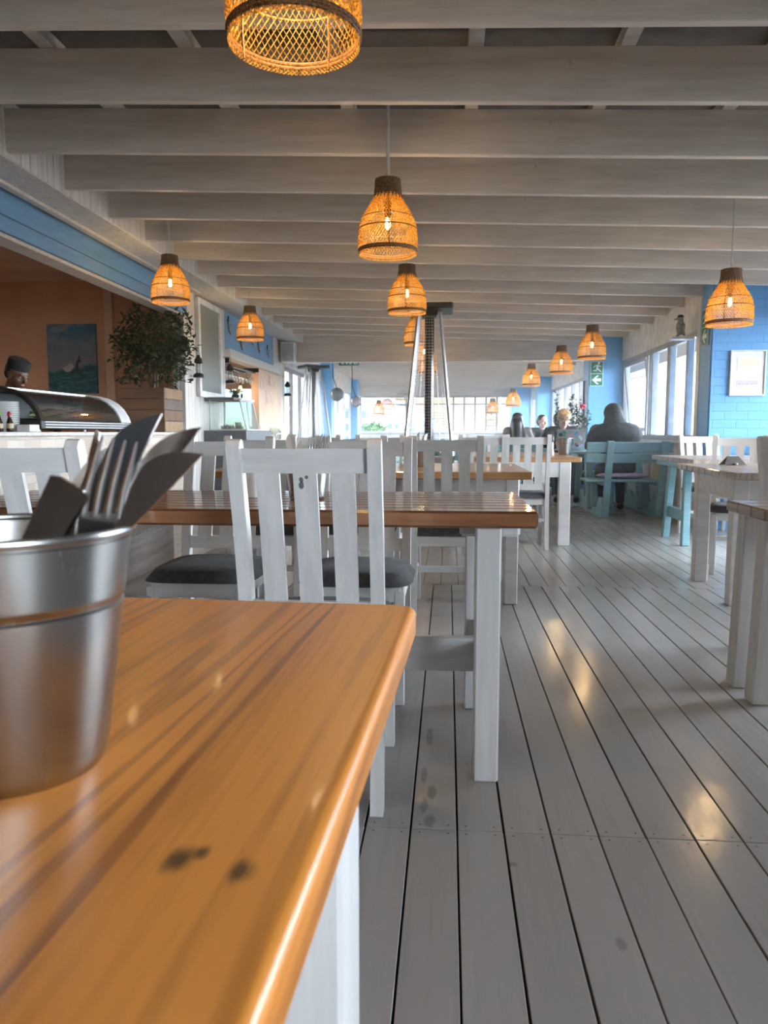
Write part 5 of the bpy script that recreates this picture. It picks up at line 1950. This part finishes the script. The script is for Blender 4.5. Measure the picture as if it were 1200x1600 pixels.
for k, (x_, y_, lb) in enumerate(((-3.3, 10.5, 'added bulb making warm glints among the hanging wine glasses, nearest one'), (-3.42, 11.0, 'added bulb making warm glints among the hanging wine glasses, middle one'), (-3.2, 11.45, 'added bulb making warm glints among the hanging wine glasses, farthest one'))):
    t = thing('bar_glint_lamp', lb, 'lamp', (x_ + .075, y_ + .04, 1.62))  # added bulbs stand in for lamp reflections glittering in the glasses
    MB().sph((0, 0, .03), (.024, .024, .032), 14, 10).build('bulb', glow('bar_glint_bulb', (1, .6, .2), 14) if k == 0 else bpy.data.materials['bar_glint_bulb'], t, 60)
    MB().tube([(0, 0, .06), (0, 0, .274)], [.012, .003], 8).build('cord', BLACKM, t)
    ld = bpy.data.lights.new('bar_glint_light', 'POINT')
    ld.energy = 2.5
    ld.color = (1, .66, .34)
    ld.shadow_soft_size = .04
    lo = bpy.data.objects.new('bar_glint_light', ld)
    COL.objects.link(lo)
    lo.parent = t
    lo.location = (0, 0, -.05)
# loudspeaker box
spk = thing('loudspeaker', 'white wall loudspeaker box at the end of the cross beam', 'loudspeaker', (-2.72, 13.14, 2.17))
MB().b2((-.12, -.1, 0), (.12, .12, .34), .015).build('cabinet', ALUW, spk, 25)
MB().b2((-.10, -.108, .03), (.10, -.1, .31), .004).build('grille', plain('grille_grey', (.45, .46, .47), .7), spk, 25)
# glass floats / net balls
for x_, y_, z_, r, col_, lb in ((-2.31, 16.0, 1.77, .135, (.16, .17, .17), 'dark grey net float hanging on a stick beside the first left blue pillar'), (-2.19, 18.3, 1.71, .125, (.48, .38, .42), 'pinkish net float hanging beyond the dark one')):
    t = thing('net_float', lb, 'ornament', (x_, y_, z_))
    MB().sph((0, 0, 0), r, 24, 14).build('ball', plain('float_' + lb[:4], col_, .25), t, 60)
    n_ = MB()
    for k in range(6):
        M = Matrix.Rotation(k * PI / 6, 4, 'Z')
        pts = [(r * 1.01 * math.cos(a), 0, r * 1.01 * math.sin(a)) for a in [i * 2 * PI / 24 for i in range(25)]]
        n_.tube(pts, .006, 5, False, M=M)
    n_.build('net', GREYP, t, 60)
    MB().tube([(0, 0, r), (-.08, .02, .36), (-.1, .02, zc(x_) - z_ + .30)], .009, 6).build('rope', BLACKM, t)


# ------------------------------------------------------------------ signs, pictures
def sign(label, loc, rz, w=.19, h=.37, strip=False):
    t = thing('exit_sign', label, 'sign', loc, rz)
    MB().b2((-w / 2, -.008, 0), (w / 2, 0, h), .002).build('board', SIGNW, t, 0)

    def face(pts, nm, m, y_):
        return MB().prism(pts, .0015, Matrix(((1, 0, 0, 0), (0, 0, -1, y_), (0, 1, 0, 0), (0, 0, 0, 1)))).build(nm, m, t, 0)
    e = .008
    hh = h / 2
    man = [[(.02, .155), (.008, .125), (-.022, .120), (-.045, .098), (-.052, .104), (-.028, .134), (.0, .142)],
           [(.02, .150), (.035, .128), (.062, .128), (.062, .118), (.030, .114), (.016, .13)],
           [(-.004, .135), (.022, .145), (.018, .085), (-.012, .075)],
           [(.018, .090), (.040, .062), (.062, .04), (.056, .032), (.028, .05), (.0, .078)],
           [(.0, .088), (-.016, .060), (-.052, .058), (-.052, .046), (-.010, .046), (.014, .076)]]
    face([(-w / 2 + e, hh + e / 2), (w / 2 - e, hh + e / 2), (w / 2 - e, h - e), (-w / 2 + e, h - e)], 'green_panel', SIGNG, -.008)
    face([(-w / 2 + e, e), (w / 2 - e, e), (w / 2 - e, hh - e / 2), (-w / 2 + e, hh - e / 2)], 'green_panel', SIGNG, -.008)
    for p in man:
        face([(x * 1.1, hh + z * .96 - .004) for x, z in p], 'running_man', SIGNW, -.0095)
    face([(.026 + .017 * math.cos(a), hh + .160 + .017 * math.sin(a)) for a in [i * PI / 7 for i in range(14)]], 'running_man', SIGNW, -.0095)
    c = hh / 2
    face([(-.068, c), (.0, c + .066), (.036, c + .066), (-.012, c + .022), (.066, c + .022), (.066, c - .022), (-.012, c - .022), (.036, c - .066), (.0, c - .066)], 'arrow', SIGNW, -.0095)
    return t


sign('green running man sign with white left arrow on the blue pillar beside the windows', (2.245, 12.055, 1.685), 0)
sign('green running man sign on the narrow side of the blue brick wall, behind a lamp', (2.602, 8.20, 1.86), -PI / 2)
es = thing('exit_sign', 'green hanging exit strip just under the cross beam, white symbols on it', 'sign', (-1.86, 14.5, 2.232))
MB().b2((-.19, -.008, 0), (.19, .008, .16), .002).build('board', SIGNG, es, 0)
for x_, w_ in ((-.12, .05), (-.04, .04), (.03, .05), (.11, .045), (.155, .02)):
    MB().b2((x_ - w_ / 2, -.0095, .02), (x_ + w_ / 2, -.008, .12)).build('symbol', SIGNW, es, 0)
for s in (-1, 1):
    MB().tube([(s * .15, 0, .16), (s * .15, 0, zc(-1.86) - 2.232 + .30)], .004, 6).build('rod', CORDM, es)

pf = thing('framed_picture', 'framed pale beach watercolour on the blue brick wall', 'picture', (2.966, 8.028, 1.345))
fw_, fh_ = .345, .45
fm = MB()
for lo, hi in (((-fw_ / 2, -.025, 0), (fw_ / 2, 0, .014)), ((-fw_ / 2, -.025, fh_ - .014), (fw_ / 2, 0, fh_)), ((-fw_ / 2, -.025, .014), (-fw_ / 2 + .014, 0, fh_ - .014)), ((fw_ / 2 - .014, -.025, .014), (fw_ / 2, 0, fh_ - .014))):
    fm.b2(lo, hi, .003)
fm.build('frame', plain('frame_cream', (.74, .70, .62), .45), pf, 25)
MB().b2((-fw_ / 2 + .01, -.012, .01), (fw_ / 2 - .01, -.004, fh_ - .01)).build('mat_board', plain('mat_white', (.74, .76, .76), .6), pf, 0)


def art_mat():
    m, t, p = new_mat('beach_watercolour')
    tc_ = nd(t, 'ShaderNodeTexCoord')
    s_ = nd(t, 'ShaderNodeSeparateXYZ')
    t.links.new(tc_.outputs['Object'], s_.inputs[0])
    n1 = noise_tex(t, objvec(t, (6, 6, 16)), 2, 4)
    z_ = mth(t, 'ADD', s_.outputs[2], mth(t, 'MULTIPLY', mth(t, 'SUBTRACT', n1, .5), .05))
    c = mixc(t, maprange(t, z_, .20, .34), (.66, .55, .55), (.74, .64, .45))
    c = mixc(t, maprange(t, z_, .34, .39), c, (.76, .74, .70))
    c = mixc(t, maprange(t, z_, .148, .16), (.50, .42, .42), c)
    c = mixc(t, maprange(t, z_, .10, .118), (.62, .46, .38), c)
    setp(t, p, color=c, rough=.6)
    return m


MB().b2((-.105, -.014, .075), (.105, -.011, .385)).build('picture_sheet', art_mat(), pf, 0)
sk = MB()
for k in range(9):
    x_ = -.085 + .021 * k
    M = Matrix(((1, 0, 0, 0), (0, 0, -1, -.014), (0, 1, 0, 0), (0, 0, 0, 1)))
    sk.prism([(x_ - .008, .112), (x_ + .010, .118 + .02 * (k % 2)), (x_ + .012, .122 + .02 * (k % 2)), (x_ - .005, .117)], .0008, M)
sk.build('ink_stroke', plain('ink_violet', (.16, .13, .17), .6), pf, 0)

# penguin-like bird statue on a small shelf
bd = thing('bird_statue', 'grey standing bird statue on a small shelf above the window corner', 'statue', (2.44, 8.62, 2.0))
MB().b2((-.07, -.08, -.03), (.17, .08, 0), .006).build('shelf', ALUW, bd, 25)
blob('body', [('e', (.03, 0, .10), (.045, .05, .08)), ('e', (.03, 0, .18), (.032, .034, .045)), ('c', (.02, 0, .195), (-.035, 0, .185), .014, .006), ('c', (.05, 0, .06), (.075, 0, .02), .03, .012),
              ('c', (.02, -.02, .04), (.0, -.022, .006), .014, .012), ('c', (.02, .02, .04), (.0, .022, .006), .014, .012), ('e', (.04, .045, .10), (.03, .012, .06)), ('e', (.04, -.045, .10), (.03, .012, .06))],
     plain('statue_grey', (.30, .30, .29), .7, var=.2, vs=30), bd, .006, 2)
MB().lathe([(.034, .205), (.036, .212), (.022, .232), (.001, .234)], 16, (.03, 0, 0)).build('cap', BLACKM, bd, 50)

# tall plant before the blue pillar
cl = thing('potted_climber', 'tall thin-stemmed leafy plant with a red flower beside the blue pillar', 'plant', (1.86, 11.78, 0))
MB().lathe([(.001, 0), (.13, 0), (.17, .42), (.155, .42), (.14, .36), (.001, .36)], 24).build('pot', GREYP, cl, 40)
MB().tube([(.17, .05, .2), (.17, .05, 1.75)], .022, 8).build('stake', plain('stake_dark', (.05, .045, .04), .7), cl)
rs = random.Random(51)
stems, leaves = [], MB()
for k in range(15):
    a = rs.uniform(0, 6.28)
    p = Vector((.07 * math.cos(a), .07 * math.sin(a), .36))
    pts = [p.copy()]
    tx = Vector((rs.uniform(-.24, .26), rs.uniform(-.12, .12), rs.uniform(.85, 1.25)))
    for i in range(1, 7):
        s = i / 6
        q = p + tx * s + Vector((.03 * math.sin(5 * s + k), .02 * math.cos(4 * s + k), 0))
        pts.append(q)
    MB().tube(pts, [.006 - .0007 * i for i in range(7)], 5).build('stem', BARK, cl)
    for i in range(95):
        s = rs.uniform(.2, 1)
        c = pts[min(5, int(s * 6))].lerp(pts[min(6, int(s * 6) + 1)], s * 6 % 1)
        M = Matrix.Translation(c) @ Matrix.Rotation(rs.uniform(0, 6.28), 4, 'Z') @ Matrix.Rotation(rs.uniform(-.9, .4), 4, 'Y')
        z_ = rs.uniform(.04, .08)
        leaves.add([(0, 0, 0), (z_ * .4, z_ * .3, .003), (z_, 0, 0), (z_ * .4, -z_ * .3, .003)], [(0, 1, 2, 3)], 0, M)
leaves.build('foliage', LEAF, cl, 0)
mb = MB()
for k in range(10):
    mb.sph((.155 + rs.gauss(0, .022), -.02 + rs.gauss(0, .02), 1.36 + rs.gauss(0, .03)), .022, 8, 6)
mb.build('blossom', plain('petal_red', (.55, .06, .10), .5), cl, 60)


# ------------------------------------------------------------------ thin haze in the far half of the room
hm = bpy.data.materials.new('haze')
hm.use_nodes = True
ht = hm.node_tree
ht.nodes.clear()
vs_ = nd(ht, 'ShaderNodeVolumeScatter')
vs_.inputs['Color'].default_value = (.86, .94, 1, 1)
vs_.inputs['Density'].default_value = HAZE
vs_.inputs['Anisotropy'].default_value = .35
ho = nd(ht, 'ShaderNodeOutputMaterial')
ht.links.new(vs_.outputs[0], ho.inputs['Volume'])
hz_ = MB().b2((XL + .02, 5.0, .01), (XR - .02, 25.1, 2.6)).build('haze_volume', hm, None, 0)  # scatter volume for the far room's haze, no smoke
hz_['kind'] = 'stuff'
hz_['label'] = 'thin bluish haze hanging in the far half of the room'
hz_['category'] = 'haze'
